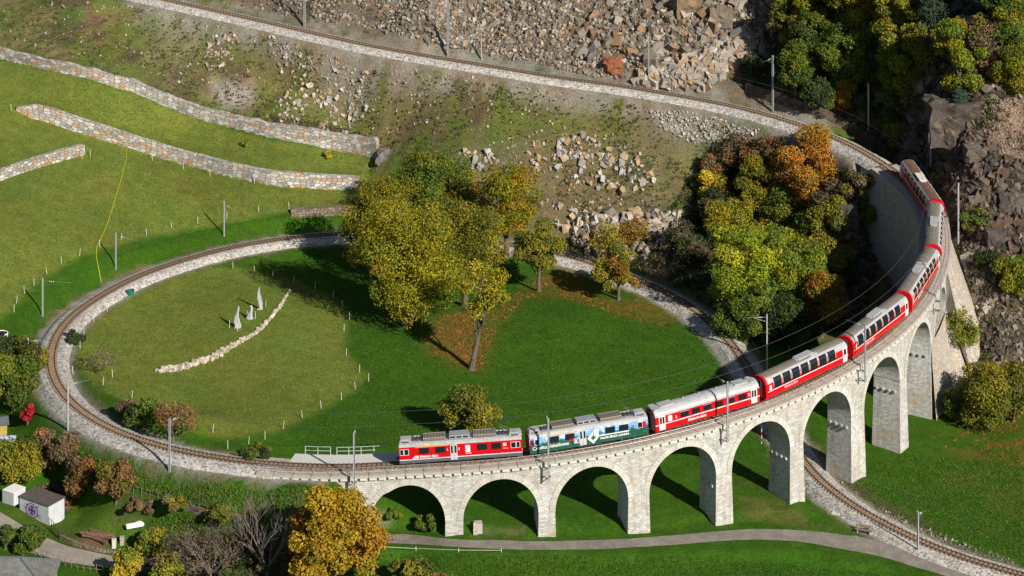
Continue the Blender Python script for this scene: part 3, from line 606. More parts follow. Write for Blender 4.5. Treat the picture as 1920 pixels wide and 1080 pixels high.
# arch rings of long voussoirs, slightly proud
for i,(a,b) in enumerate(ARCH):
    r=(b-a)/2*KM; kc=(a+b)/2; n=24
    for o,fl in ((OO+.03,0),(OI-.03,1)):
        mb=MB()
        for j in range(n):
            t0=math.pi*j/n;t1=math.pi*(j+1)/n; q=[]
            for t,rr in ((t0,r),(t0,r+.8),(t1,r+.8),(t1,r)):
                x=-math.cos(t)*rr/KM; z=-(CR+r*1.06)+math.sin(t)*rr*1.06; q.append(K(kc+x,o,z))
            uv=[(r*t0*1.0,0),(r*t0,.8),(r*t1,.8),(r*t1,0)]
            mb.poly(q if not fl else q[::-1],0,uv if not fl else uv[::-1])
        mb.build('arch_ring',M['ring'],VI)
# deck slabs with joints, cornice blocks
mb=MB(); s=kS(12.2); e=kS(-1.12); n=int((e-s)/2.4)
for i in range(n):
    a=s+(e-s)*i/n+.03;b=s+(e-s)*(i+1)/n-.03
    sweep(a,b,[(-2.55,-.72),(-2.55,-.42),(-1.25,-.42),(-1.25,-.38),(1.25,-.38),(1.25,-.42),(2.1,-.42),(2.1,-.36),(2.42,-.36),(2.42,-.72),(-2.55,-.72)],1.2,mb)
mb.build('deck_slab',M['conc'],VI)
mb=MB(); s=kS(9.6)
while s<e:
    for o in (2.2,-2.25):
        p,an,g=frame(s,o,-.86); mb.box(p,(.92,.42,.3),0,an,0,g)
    s+=1.24
mb.build('cornice_blocks',M['conclt'],VI)
# outer and inner railings
def railing(s0,s1,o,base,h,parent,sp=2.45,mat='steel',r=.025):
    mb=MB(); n=int((s1-s0)/1.2)
    for hh in (h,h*.52): mb.path([off(s0+(s1-s0)*i/n,o,base+hh) for i in range(n+1)],r,5)
    ra=mb.build('handrail',M[mat],parent)
    pm=MB(); pm.tube((0,0,0),(0,0,h+.02),r*1.35,n=6); me=pm.build('x',M[mat]); d=me.data; bpy.data.objects.remove(me)
    n=int((s1-s0)/sp)
    for i in range(n+1):
        o_=link('railing_post',d,parent,off(s0+(s1-s0)*i/n,o,base))
railing(kS(11.5),kS(-1.1),2.28,-.36,1.05,VI)
railing(kS(11.5),kS(1.3),-2.4,-.42,1.05,VI)
# wide concrete refuge on the inside at the west end, with pale green railing
mb=MB()
def ppl(a,b,o0,o1,z0,z1):
    n=6; P=[]
    for i in range(n):
        s0=a+(b-a)*i/n;s1=a+(b-a)*(i+1)/n
        mb.poly([off(s0,o0,z1),off(s1,o0,z1),off(s1,o1,z1),off(s0,o1,z1)][::-1],0)
        mb.poly([off(s0,o1,z0),off(s1,o1,z0),off(s1,o1,z1),off(s0,o1,z1)],0)
    for s_ in (a,b): mb.poly([off(s_,o0,z0),off(s_,o1,z0),off(s_,o1,z1),off(s_,o0,z1)],0)
ppl(kS(.45),kS(-.85),-1.3,-4.1,-2.,-.33)
mb.build('side_platform',M['conclt'],VI)
M['paleg']=simple('pale_green_steel',(.5,.6,.55),.5,.2,.05,2)
T=empty('railing',(0,0,0),0,'pale green steel railing on the concrete ledge inside the west end of the viaduct','railing')
railing(kS(.28),kS(-.32),-3.98,-.33,1.05,T,1.75,'paleg',.035); railing(kS(-.4),kS(-.72),-3.98,-.33,1.1,T,1.9,'paleg',.035)
# east abutment: solid curved retaining wall, battered outer faces down to the rocks
T=MB()
kk=[9.04+(12.5-9.04)*j/24 for j in range(25)]
for a,b in zip(kk[:-1],kk[1:]):
    za=min(gz(a,-3.2),gz(a,-5),-4)-2; zb=min(gz(b,-3.2),gz(b,-5),-4)-2
    q=[K(a,OI-.2-(-za)*.05,za),K(b,OI-.2-(-zb)*.05,zb),K(b,OI-.2,-.7),K(a,OI-.2,-.7)]; T.poly(q[::-1],0,[(a*KM,za),(b*KM,zb),(b*KM,-.7),(a*KM,-.7)][::-1])
BS=[(8.06,1757,790),(8.25,1764,780),(8.7,1795,750),(9.04,1822,705),(9.3,1846,645),(9.6,1842,600),(10,1822,545),(10.5,1803,495),(11,1786,450),(11.6,1779,415),(12.2,1765,385)]
bw=raycast([b[1] for b in BS],[b[2] for b in BS]); kb=[b[0] for b in BS]
kk=[8.06,8.25,8.5,8.75,9.0,9.04]+[9.04+(12.2-9.04)*j/20 for j in range(1,21)]
for a,b in zip(kk[:-1],kk[1:]):
    A=Vector([np.interp(a,kb,bw[:,i]) for i in range(3)]);B=Vector([np.interp(b,kb,bw[:,i]) for i in range(3)]); A.z-=1.2;B.z-=1.2
    top=-7.2 if b<=9.041 else -.7; ta=K(a,OO+.02,top);tb=K(b,OO+.02,top); m=3
    for j in range(m):
        f0,f1=j/m,(j+1)/m; q=[A.lerp(ta,f0),B.lerp(tb,f0),B.lerp(tb,f1),A.lerp(ta,f1)]; h0=(ta-A).length
        T.poly(q,0,[(a*KM,f0*h0),(b*KM,f0*h0),(b*KM,f1*h0),(a*KM,f1*h0)])
T.poly([K(8.06,OO,-7.2),K(9.04,OO,-7.2),K(9.04,OI,-7.2),K(8.06,OI,-7.2)],0,[(0,0),(12,0),(12,4),(0,4)])
T.poly([K(9.04,OI-.4,-17),K(9.04,OO,-17),K(9.04,OO,-.7),K(9.04,OI,-.7)],0,[(0,-17),(4.5,-17),(4.2,0),(0,0)])
e_=Vector(bw[4]); e_.z-=1.2; T.poly([K(9.04,OO,-.7),K(9.04,OO,-7.2),Vector(bw[3])],0,[(0,6),(0,0),(4,0)])
T.build('abutment_wall',M['masonrough'],VI)
# ---------------- train ----------------
def text(s,size,mat,parent,loc,rx=90,rz=0,bold=0,shear=0,name='lettering',ry=0):
    c=bpy.data.curves.new('t','FONT'); c.body=s; c.size=size; c.offset=bold; c.shear=shear; c.extrude=.004
    o=bpy.data.objects.new('t',c); COL.objects.link(o); dg=bpy.context.evaluated_depsgraph_get(); dg.update()
    me=bpy.data.meshes.new_from_object(o.evaluated_get(dg)); bpy.data.objects.remove(o); me.materials.clear(); me.materials.append(mat)
    t=link(name,me,parent); t.location=loc; t.rotation_euler=(R_(rx),R_(ry),R_(rz)); return t
SEC_P=[(1.2,.48),(1.3,.75),(1.34,1.),(1.34,1.4),(1.34,1.5),(1.34,2.2),(1.31,2.5),(1.22,2.78),(1.05,3.02),(.82,3.2),(.5,3.32),(0,3.38)]
SEC_C=[(1.22,.5),(1.33,.8),(1.34,1.35),(1.34,1.46),(1.34,2.5),(1.3,2.72),(1.15,2.98),(.9,3.2),(.5,3.36),(0,3.42)]
SEC_L=[(1.3,.5),(1.34,.93),(1.34,1.02),(1.34,2.64),(1.3,2.78),(1.16,2.92),(.85,3.0),(0,3.05)]
def yz(sec,z):
    for (y0,z0),(y1,z1) in zip(sec[:-1],sec[1:]):
        if z0<=z<=z1: t=(z-z0)/(z1-z0); return y0+(y1-y0)*t,(z1-z0),-(y1-y0)
    return sec[-1][0],0,1
def panel(mb,sec,x0,x1,z0,z1,off_,side=-1,m=0,th=.02):
    zs=[z0]+[z for _,z in sec if z0+1e-4<z<z1-1e-4]+[z1]; rows=[]
    for z in zs:
        y,a,b=yz(sec,z-1e-5 if z>z0 else z+1e-5); l=math.hypot(a,b) or 1; rows.append(((y+off_*a/l)*side,z+off_*b/l, (y-.01)*side, z))
    for (y0,a0,i0,b0),(y1,a1,i1,b1) in zip(rows[:-1],rows[1:]):
        q=[(x0,y0,a0),(x1,y0,a0),(x1,y1,a1),(x0,y1,a1)]; mb.poly(q if side<0 else q[::-1],m)
        for x,fl in((x0,0),(x1,1)): mb.poly([(x,y0,a0),(x,y1,a1),(x,i1,b1),(x,i0,b0)],m)
    y,a,i,b=rows[0]; mb.poly([(x0,y,a),(x1,y,a),(x1,i,b),(x0,i,b)],m); y,a,i,b=rows[-1]; mb.poly([(x0,y,a),(x1,y,a),(x1,i,b),(x0,i,b)],m)
def carbody(sec,L,bands,mats,parent,endm=0,name='body'):
    mb=MB(); full=[(-y,z) for y,z in sec]+[(y,z) for y,z in sec[-2::-1]]
    xs=[-L/2,-L/2+.12]+[ -L/2+.12+(L-.24)*i/6 for i in range(1,6)]+[L/2-.12,L/2]
    def pt(i,x): 
        y,z=full[i]; f=.965 if abs(abs(x)-L/2)<1e-6 else 1; return (x,y*f,z if f==1 or z<2.5 else z-.05)
    for a,b in zip(xs[:-1],xs[1:]):
        for i in range(len(full)-1):
            zc=(full[i][1]+full[i+1][1])/2; m=0
            for zz,mm in bands:
                if zc>=zz:m=mm
            mb.poly([pt(i,b),pt(i,a),pt(i+1,a),pt(i+1,b)],m)
        mb.poly([pt(0,a),pt(0,b),pt(-1,b),pt(-1,a)],endm)
    mb.poly([pt(i,-L/2) for i in range(len(full))],endm); mb.poly([pt(i,L/2) for i in range(len(full))][::-1],endm)
    return mb.build(name,mats,parent)
wheelm=MB(); wheelm.tube((0,-.06,0),(0,.06,0),.36,n=14); wheelm.tube((0,-.1,0),(0,.1,0),.12,n=8); _w=wheelm.build('wheel',M['under']); wheel_me=_w.data; bpy.data.objects.remove(_w)
def bogie(x,T):
    mb=MB()
    for y in(-.95,.95):
        mb.box((x,y,.42),(2.5,.12,.2),0); mb.box((x,y,.5),(.6,.2,.28),0); 
        for dx in(-.9,.9): mb.box((x+dx,y,.36),(.3,.18,.26),0)
    mb.box((x,0,.45),(.5,1.9,.2),0); b=mb.build('bogie',M['under'],T)
    for dx in(-.9,.9):
        for y in(-.62,.62): w_=link('wheel',wheel_me,b); w_.location=(x+dx,y,.36)
def couple(L,T):
    mb=MB()
    for s in(-1,1):
        mb.box((s*(L/2+.2),0,.75),(.5,.3,.25),0); mb.tube((s*(L/2+.05),.5,.7),(s*(L/2+.38),.5,.6),.04,n=6)
    mb.build('coupler',M['under'],T)
M['gang']=simple('gangway_rubber',(.035,.03,.03),.8); M['posterred']=simple('poster_pale',(.75,.6,.58),.5); M['logored']=simple('logo_red',(.5,.01,.03),.4)
def panorama(name,first,label,nwin=7,postx=True,roofc='rooftaupe'):
    L=16.3; T=empty(name,(0,0,0),0,label,'train carriage','panorama carriages of the red train')
    carbody(SEC_P,L,[(0,0),(1.4,1),(1.5,0),(2.45,2),(3.15,3)],[M['red'],M['white'],M['roof'],M[roofc]],T)
    x0=-6.55; pitch=1.78
    for side in(-1,1):
        for i in range(nwin):
            a=x0+pitch*i; mb=MB(); panel(mb,SEC_P,a,a+1.5,1.56,2.98,.02,side); f=mb.build('window',M['glass'],T)
            fr=MB(); 
            for xa in(a-.05,a+1.5): panel(fr,SEC_P,xa,xa+.05,1.9,2.96,.03,side,0 )
            fr.build('window_frame',M['reddoor'],f)
            if i<nwin-1: 
                pr=MB(); panel(pr,SEC_P,a+1.55,a+pitch-.05,1.52,2.6,.012,side); pr.build('pillar',M['red'],T)
        pr=MB(); panel(pr,SEC_P,-8.0,x0-.08,1.52,2.35,.012,side); pr.build('pillar',M['red'],T); pr=MB(); panel(pr,SEC_P,x0+pitch*nwin-.28,7.05,1.52,2.5,.012,side); pr.build('pillar',M['red'],T)
        d=MB(); panel(d,SEC_P,7.08,7.92,.62,2.7,.03,side); dd=d.build('door',M['reddoor'],T)
        g=MB(); panel(g,SEC_P,7.27,7.73,1.65,2.45,.04,side); g.build('door_window',M['glass'],dd)
        if first: s_=MB(); panel(s_,SEC_P,-7.9,6.9,2.34,2.44,.026,side); s_.build('class_stripe',M['orange'],T)
    p=MB(); panel(p,SEC_P,-7.45,-7.0,1.62,2.25,.025); p.build('poster',M['posterred'],T)
    # red portal band at the lower end
    b=MB()
    for s in(-1,1): panel(b,SEC_P,-8.17,-7.75,.6,3.38,.045,s)
    b.build('end_frame',M['red'],T)
    r=MB(); r.box((.6,0,3.44),(3.0,1.15,.2)); r.box((1.9,-.62,3.36),(1.5,.35,.18)); r.box((-.9,0,3.42),(.7,.8,.12)); r.build('roof_unit',M['conclt'] if roofc!='rooftaupe' else M['roof'],T)
    bogie(-5.6,T); bogie(5.6,T); couple(L,T)
    for xx in(8.28,-8.28): g=MB(); g.box((xx,0,1.9),(.28,1.1,2.1)); g.build('gangway',M['gang'],T)
    text('Rhätische Bahn',.42,M['white'],T,(-4.6,-1.362,.98),shear=.2)
    return T
def place(T,k):
    a=K(k-.46,0);b=K(k+.46,0); p=(a+b)/2; T.location=p+Vector((0,0,.0)); d=b-a
    T.rotation_euler=(0,-math.atan2(d.z,math.hypot(d.x,d.y)),math.atan2(d.y,d.x))
KJ=[.375+1.411*i for i in range(9)]
kc=[(a+b)/2 for a,b in zip(KJ[:-1],KJ[1:])]
labs=[None,None,None,'red panorama carriage coupled behind the red passenger coach','red panorama carriage passing over the sixth arch, second of the glass-sided cars','red panorama carriage with orange stripe above its windows, third of the glass-sided cars',
 'panorama carriage seen from its roof end on at the bend, fourth of the glass-sided cars','last panorama carriage with brown roof and shaded side, rear of the train']
for i in range(3,8):
    place(panorama('panorama_carriage',i==5,labs[i],roofc='rooftaupe' if i<7 else 'roofbrown') if i!=7 else None or panorama('panorama_carriage',False,labs[i],roofc='roofbrown'),kc[i])
# coach
def coach():
    L=16.3;T=empty('passenger_coach',(0,0,0),0,'red passenger coach with pale roof and a row of square windows','train carriage')
    carbody(SEC_C,L,[(0,0),(1.35,1),(1.46,0),(2.52,2)],[M['red'],M['white'],M['roof']],T,0)
    for side in(-1,1):
        for i,(a,b) in enumerate([(-4.3,-3.0),(-2.55,-1.25),(-.75,.55),(1.05,2.35),(2.9,4.2),(4.75,6.05)] if True else []):
            mb=MB(); panel(mb,SEC_C,a,b,1.58,2.32,.02,side); f=mb.build('window',M['glass'],T)
            if i%2==0: fr=MB(); panel(fr,SEC_C,a,b,2.32,2.37,.03,side); fr.build('window_frame',M['roof'],f)
        for a in(-7.6,6.75):
            d=MB(); panel(d,SEC_C,a,a+.95,.62,2.6,.025,side); dd=d.build('door',M['reddoor'],T)
            for j in(0,1): g=MB(); panel(g,SEC_C,a+.13+.4*j,a+.42+.4*j,1.5,2.4,.035,side); g.build('door_window',M['glass'],dd)
        w_=MB(); panel(w_,SEC_C,6.2,6.5,1.7,2.3,.02,side); w_.build('window',M['logored'],T)
    p=MB(); panel(p,SEC_C,-6.2,-5.6,1.6,2.32,.025); p.build('poster',M['white'],T)
    text('2',.5,M['white'],T,(-5.1,-1.365,1.75),bold=.01); text('2',.5,M['white'],T,(6.3,-1.375,1.85),bold=.01)
    text('Rhätische Bahn',.46,M['white'],T,(-3.2,-1.362,.85),shear=.2,bold=.01)
    r=MB(); r.box((-5.9,0,3.42),(2.0,1.3,.16)); r.box((5.6,0,3.42),(1.8,1.3,.16)); r.box((7.4,0,3.36),(.7,1.6,.14)); r.box((-7.6,0,3.32),(.9,1.9,.16))
    for x in(-3,-.5,2.2): r.tube((x,.1,3.38),(x,.1,3.6),.1,n=8)
    r.build('roof_unit',M['roof'],T); bogie(-5.6,T); bogie(5.6,T); couple(L,T)
    for xx in(8.28,-8.28): g=MB(); g.box((xx,0,1.9),(.28,1.2,2.2)); g.build('gangway',M['gang'],T)
    e=MB(); e.box((-8.14,-1.0,1.9),(.06,.06,2.2)); e.box((-8.18,-.6,1.7),(.06,.5,1.9)); e.box((-8.18,.9,1.7),(.06,.4,1.9)); e.build('end_fittings',M['conclt'],T)
    return T
place(coach(),kc[2])
# railcars
def mural():
    N=NT('painted_mural'); o=N.obj(); sp=N.n('SeparateXYZ'); N.l(o,sp.inputs[0])
    n=N.noise(.9,5,.6,o); n2=N.noise(1.3,4,.6,o)
    z=N.math('ADD',sp.outputs[2],N.math('MULTIPLY',N.math('SUBTRACT',n,.5),1.3))
    sky=N.ramp(n2,[(.46,(.2,.42,.8)),(.6,(.65,.75,.88))]); hill=N.ramp(N.noise(2.5,3,.6,o),[(.35,(.015,.07,.05)),(.7,(.03,.13,.09))])
    blue=N.mix(N.ramp(N.noise(2,4,.6,o),[(.45,G(0.)),(.6,G(1.))]),(.04,.16,.4),(.3,.42,.6))
    f1=N.ramp(z,[(.0,G(0.)),(1.,G(1.))]); 
    a=N.math('GREATER_THAN',z,1.62); b=N.math('GREATER_THAN',z,1.95)
    c=N.mix(a,hill,blue); c=N.mix(b,c,sky); N.l(c,N.b.inputs['Base Color']); N.b.inputs['Roughness'].default_value=.3; return N.m
M['mural']=mural(); M['maroon']=simple('maroon_end',(.18,.008,.03),.4)
def railcar(name,kind,label):
    L=16.3;T=empty(name,(0,0,0),0,label,'railcar')
    red=kind=='red'
    if red: carbody(SEC_L,L,[(0,2),(.93,1),(1.02,0),(2.64,3)],[M['red'],M['white'],M['skirt'],M['roof']],T,0)
    else: carbody(SEC_L,L,[(0,0),(2.64,1)],[M['mural'],M['roof'],M['maroon']],T,2)
    X=lambda p:(p-980)*.00976
    for side in(-1,1):
        for a,b in((420,555),(640,775),(1205,1345),(1400,1535)):
            g=MB(); panel(g,SEC_L,X(a),X(b),1.62,2.42,.02,side); g.build('window',M['glass'],T)
        for a,b in((165,205),(222,275),(1670,1730),(1745,1785)):
            if not red and a in(165,1745): 
                g=MB(); panel(g,SEC_L,X(a)-.1,X(b),1.6,2.4,.015,side); g.build('side_panel',M['maroon' if a==165 else 'logored'],T); continue
            fr=MB(); panel(fr,SEC_L,X(a)-.06,X(b)+.06,1.6,2.4,.014,side); f=fr.build('window_frame',M['reddoor'],T); g=MB(); panel(g,SEC_L,X(a),X(b),1.66,2.34,.026,side); g.build('window',M['glass'],f)
        for j,(a,b) in enumerate(((X(843),X(888)),(X(892),X(937)))):
            d=MB(); panel(d,SEC_L,a,b,.6,2.62,.03,side); dd=d.build('door',M['doorgrey'],T)
            g=MB(); panel(g,SEC_L,a+.1,b-.1,1.5,2.45,.04,side); g.build('door_window',M['glass'],dd)
        s_=MB(); panel(s_,SEC_L,X(370),X(820),2.5,2.62,.02,side); s_.build('class_stripe',M['orange'],T)
    p=MB(); panel(p,SEC_L,X(1048),X(1112),1.5,2.4,.02); p.build('poster',M['white'],T)
    if red:
        p=MB(); panel(p,SEC_L,X(1560),X(1605),1.95,2.35,.02); p.build('emblem',M['posterred'],T)
        p=MB(); panel(p,SEC_L,X(1050),X(1125),1.28,1.36,.02); p.build('lettering_bar',M['white'],T)
        text('1',.42,M['white'],T,(X(795),-1.365,1.85),bold=.012); text('2',.42,M['white'],T,(X(950),-1.365,1.85),bold=.012)
        text('Rhätische Bahn',.4,M['white'],T,(X(425),-1.365,1.18),bold=.012)
        p=MB(); p.poly([(X(320),-1.362,1.12),(X(415),-1.362,1.12),(X(405),-1.362,1.45),(X(370),-1.362,1.45)]); p.build('logo',M['white'],T)
        text('Bernina',.2,M['white'],T,(X(1560),-1.365,1.6))
    else:
        text('Credito Valtellinese',.62,M['white'],T,(X(180),-1.37,1.02),bold=.008)
        p=MB(); panel(p,SEC_L,X(765),X(838),1.0,1.62,.02); l=p.build('logo',M['white'],T); q=MB(); panel(q,SEC_L,X(772),X(831),1.06,1.56,.03); q.build('logo_ground',M['mural'],l); text('K',.5,M['white'],T,(X(778),-1.38,1.12),bold=.02)
        p=MB(); panel(p,SEC_L,X(690),X(765),1.5,1.85,.02); p.build('red_flash',M['logored'],T)
        # diamond arrow
        p=MB(); cx,cz,r=X(1030),1.35,.78; r2=.34
        o4=[(cx-r,cz),(cx,cz+r),(cx+r,cz),(cx,cz-r)]; i4=[(cx-r2,cz),(cx,cz+r2),(cx+r2,cz),(cx,cz-r2)]
        for a,b in((0,1),(3,0),(2,3)): p.poly([(o4[a][0],-1.372,o4[a][1]),(o4[b][0],-1.372,o4[b][1]),(i4[b][0],-1.372,i4[b][1]),(i4[a][0],-1.372,i4[a][1])])
        panel(p,SEC_L,X(1075),X(1540),1.42,1.55,.024); p.build('logo',M['white'],T)
        text('VALORI SENZA CONFINI',.36,M['white'],T,(X(1125),-1.37,1.0),bold=.014)
    # roof gear
    for x in(-3.4,3.25):
        g=MB(); g.box((x,0,3.26),(3.0,1.5,.32)); gg=g.build('resistor_rack',M['grill'],T)
        g=MB()
        for i in range(15): g.box((x-1.4+i*.2,0,3.44),(.05,1.52,.04)); g.box((x-1.4+i*.2,-.765,3.26),(.05,.03,.32))
        g.box((x,-.78,3.43),(3.0,.05,.05)); g.box((x,.78,3.43),(3.0,.05,.05)); g.build('rack_ribs',M['conc'],gg)
    g=MB(); g.box((-.1,0,3.32),(2.6,1.5,.46)); c=g.build('roof_box',M['steel'],T); g=MB()
    for i in range(3): g.box((-.95+.85*i,-.76,3.3),(.66,.03,.2))
    g.build('vent',M['black'],c)
    for s in(-1,1):
        g=MB(); x=s*7.25; g.box((x,0,3.12),(1.5,1.8,.2)); g.box((x,0,3.26),(1.3,1.1,.12)); h=g.build('end_hood',M['roof'],T); g=MB(); g.box((x,-.91,3.12),(1.0,.02,.12)); g.build('vent',M['black'],h)
        g=MB(); xs=s*5.7
        for dx in(-.5,0,.5):
            for y in(-.4,.3): g.tube((xs+dx,y,3.02),(xs+dx,y,3.36),.09,n=8)
        g.box((xs,0,3.16),(1.3,.9,.12)); g.build('insulators',M['steeldk'],T)
    g=MB()  # walkway grating along both edges
    for y in(-1.12,1.12):
        g.box((0,y,3.0),(12.6,.25,.04))
        for i in range(26): g.box((-6.25+i*.5,y*1.03,2.96),(.07,.27,.08))
    g.build('walkway',M['conclt'],T)
    # pantograph: raised at the rear end of each railcar
    g=MB(); x=5.9
    for y in(-.45,.45): g.tube((x+.5,y,3.5),(x-.7,y*.8,4.2),.035,n=5); g.tube((x-.7,y*.8,4.2),(x+.55,y*.5,5.0),.03,n=5)
    for dx in(.45,.65): g.tube((x+dx,-.75,5.02),(x+dx,.75,5.02),.035,n=5)
    g.build('pantograph',M['steeldk'],T)
    g=MB()
    for s in(-1,1):
        for y in(-.75,.75): g.box((s*8.12,y,2.05),(.05,.7,.75))
    g.build('windscreen',M['glass'],T)
    g=MB()
    for s in(-1,1):
        for y in(-.9,.9,0): g.tube((s*8.1,y,1.15 if y else 2.75),(s*8.18,y,1.15 if y else 2.75),.12,n=10)
    g.build('headlight',M['white'],T)
    bogie(-5.4,T); bogie(5.4,T); couple(L,T); g=MB(); g.box((0,0,.55),(3.,2.2,.5)); g.build('underfloor_box',M['under'],T)
    return T
place(railcar('railcar','red','red railcar with grey doors at the head of the train'),kc[0])
place(railcar('railcar','mural','railcar painted with sky and green hills, coupled behind the red leading railcar'),kc[1])
# ---------------- masts and wires ----------------
def mast(p,h,label,armdir=None,armz=5.8,brackets=None,thin=False,name='catenary_mast',wide=.2):
    T=empty(name,p,0,label,'mast','overhead line masts along the tracks'); g=MB()
    r=math.atan2(armdir[1],armdir[0]) if armdir is not None else 0
    for s in(-1,1): g.box((-math.sin(r)*s*wide/2,math.cos(r)*s*wide/2,h/2),(wide,.03,h),0,r)
    g.box((0,0,h/2),(.05,wide,h),0,r); g.build('pole',M['steel'],T)
    if armdir is not None:
        d=Vector((armdir[0],armdir[1],0)); L=d.length; d.normalize()
        g=MB(); g.tube(d*.1+Vector((0,0,armz)),d*L+Vector((0,0,armz)),.013,n=5); g.tube(d*.1+Vector((0,0,armz-.7)),d*(L*.6)+Vector((0,0,armz-.1)),.01,n=5); g.build('arm',M['steel'],T)
        g=MB()
        for f in(.25,.32,.39): g.tube(d*L*f+Vector((0,0,armz-.1)),d*L*f+Vector((0,0,armz+.08)),.035,n=8)
        g.build('insulator',M['white'],T)
    if brackets:
        g=MB()
        for z,q in brackets: 
            g.tube(Vector((0,0,z)),Vector(q),.07,n=4)
        g.build('bracket',M['steeldk'],T)
    return T
for k,lab in((-.05,'mast bolted to the viaduct wall left of the first arch'),(2.0,'mast bolted to the viaduct in front of the mural railcar'),(4.03,'mast bolted to the viaduct in front of the red passenger coach'),(6.09,'mast bolted to the viaduct above the pier right of the sixth arch'),(8.12,'mast bolted to the viaduct just left of the ninth arch')):
    o=3.35; p=K(k,o,-2.45); c=K(k,0,0); ad=(c.x-p.x,c.y-p.y)
    n_=Vector((c.x-p.x,c.y-p.y,0)).normalized(); tg=Vector((-n_.y,n_.x,0)); w_=n_*(o-2.0)
    mast(p,8.25,lab,ad,7.9,[(.12,w_+tg*.5+Vector((0,0,.12))),(.12,w_-tg*.5+Vector((0,0,.12))),(1.5,w_+tg*.5+Vector((0,0,1.5))),(1.5,w_-tg*.5+Vector((0,0,1.5)))])
def nearest(p):
    d=np.hypot(LP[:,0]-p[0],LP[:,1]-p[1]); i=d.argmin(); return LP[i]
def gmast(u,vb,vt,lab,arm=True,h=None,**kw):
    p=at(u,vb); 
    h=h or (vb-vt)/FP*(p.y-CY); c=nearest(p); ad=(c[0]-p.x,c[1]-p.y) if arm else None
    if ad and math.hypot(*ad)>7: ad=None
    return mast((p.x,p.y,p.z-.1),h+.1,lab,ad,h-.35,**kw)
gmast(318,885,785,'mast beside the outer ballast edge above the garden trees')
gmast(127,806,715,'mast at the left bend of the loop above the red-leaved shrub')
gmast(53,700,634,'mast half hidden by garden bushes at the far left bend')
gmast(80,593,521,'mast on the green bank near the white trampoline')
gmast(217,505,436,'mast beside the yellow hose on the green bank')
gmast(420,443,377,'mast on the green bank right of the other two, below the terrace walls')
gmast(1337,556,500,'mast in the shade beside the lower track behind the meadow',name='catenary_mast')
gmast(1438,694,589,'mast standing in deep shade behind the panorama carriages')
gmast(1721,1038,958,'mast beside the lower track at the bottom right',True)
gmast(840,106,3,'tall pale mast beside the upper track in front of the scree',wide=.28)
gmast(1217,164,62,'tall mast beside the upper track at the boulder wall',wide=.24)
gmast(1449,210,104,'tall mast beside the upper track left of the orange tree',wide=.24)
gmast(1628,245,156,'tall mast below the forest right of the orange tree',wide=.24)
gmast(1745,345,238,'tall mast behind the rear end of the train',wide=.24)
gmast(1797,462,343,'tall mast on the slope beside the buttress of the viaduct',False,wide=.24)
gmast(571,50,-50,'tall mast beside the upper track, leftmost of the grey ones',wide=.28)
gmast(903,112,70,'short grey post beside the upper track below the scree',False)
def wire(pts,r,label,n=4):
    mb=MB(); mb.path(pts,r,n); return tag(mb.build('overhead_wire',M['steeldk']),label,'wire','overhead wires above the tracks')
def wl(s0,s1,o,z,step=3): 
    n=int((s1-s0)/step); return [off(s0+(s1-s0)*i/n,o,z) for i in range(n+1)]
wire(wl(0,kS(11.6),0,5.1),.02,'contact wire above the upper track'); wire(wl(kS(11.6),kS(-1),0,5.1),.02,'contact wire above the train on the viaduct'); wire(wl(kS(-1),_s[-1]-2,0,5.1),.02,'contact wire above the lower loop track')
wire(wl(kS(11.6),kS(-1),-1.6,6.2),.02,'feeder wire above the inner side of the viaduct')
# ---------------- terrace walls ----------------
M['dimbrownwall']=cellstone('shade_dimmed_brown_masonry',1.5,2.4,((.16,.12,.09),(.22,.18,.14),(.19,.14,.1),(.25,.21,.17)),(.05,.04,.03),.8,.06)  # brown stone, dimmed so the small wall carries tree shade in its colour
def wallmesh(nme,label,mat='terrace'):
    w_,h=WL[nme]; L=np.r_[0,np.cumsum(np.hypot(*np.diff(w_[:,:2],axis=0).T))]; q=np.arange(0,L[-1],.5); P=np.c_[[np.interp(q,L,w_[:,i]) for i in range(3)]].T
    mb=MB(); rows=[]
    r2=np.random.default_rng(3)
    for i in range(len(P)):
        a=P[max(i-2,0)];b=P[min(i+2,len(P)-1)]; d=(b-a)[:2];d/=np.linalg.norm(d); n_=np.array([d[1],-d[0]]) # downhill/front side
        f=P[i,:2]+n_*.45; bk=P[i,:2]-n_*.45; zf=hgt(*(P[i,:2]+n_*1.0))-.5; zt=hgt(*(P[i,:2]-n_*1.1))+.12+.07*r2.random()
        if zt-zf<.75: zt=zf+.75
        rows.append(((f[0]+n_[0]*.1,f[1]+n_[1]*.1,zf),(f[0],f[1],zt),(bk[0],bk[1],zt),(bk[0],bk[1],zf),q[i]))
    for A,B in zip(rows[:-1],rows[1:]):
        mb.poly([A[0],B[0],B[1],A[1]],0,[(A[4],0),(B[4],0),(B[4],B[1][2]-B[0][2]),(A[4],A[1][2]-A[0][2])])
        mb.poly([A[1],B[1],B[2],A[2]],0,[(A[4],5),(B[4],5),(B[4],5.9),(A[4],5.9)]); mb.poly([A[2],B[2],B[3],A[3]],0,[(A[4],5),(B[4],5),(B[4],6),(A[4],6)])
    for A in(rows[0],rows[-1]): mb.poly(list(A[:4]),0,[(0,0),(0,2),(.9,2),(.9,0)])
    return tag(mb.build('retaining_wall',M[mat]),label,'wall')
wallmesh('upper','long grey and rust stone terrace wall, highest of the meadow walls'); wallmesh('middle','long stone terrace wall below the highest one, with a pointed left end')
wallmesh('lower','short stone wall at the left picture edge below the two long terrace walls'); wallmesh('small','low brown stone wall in tree shade just behind the lower track','dimbrownwall')
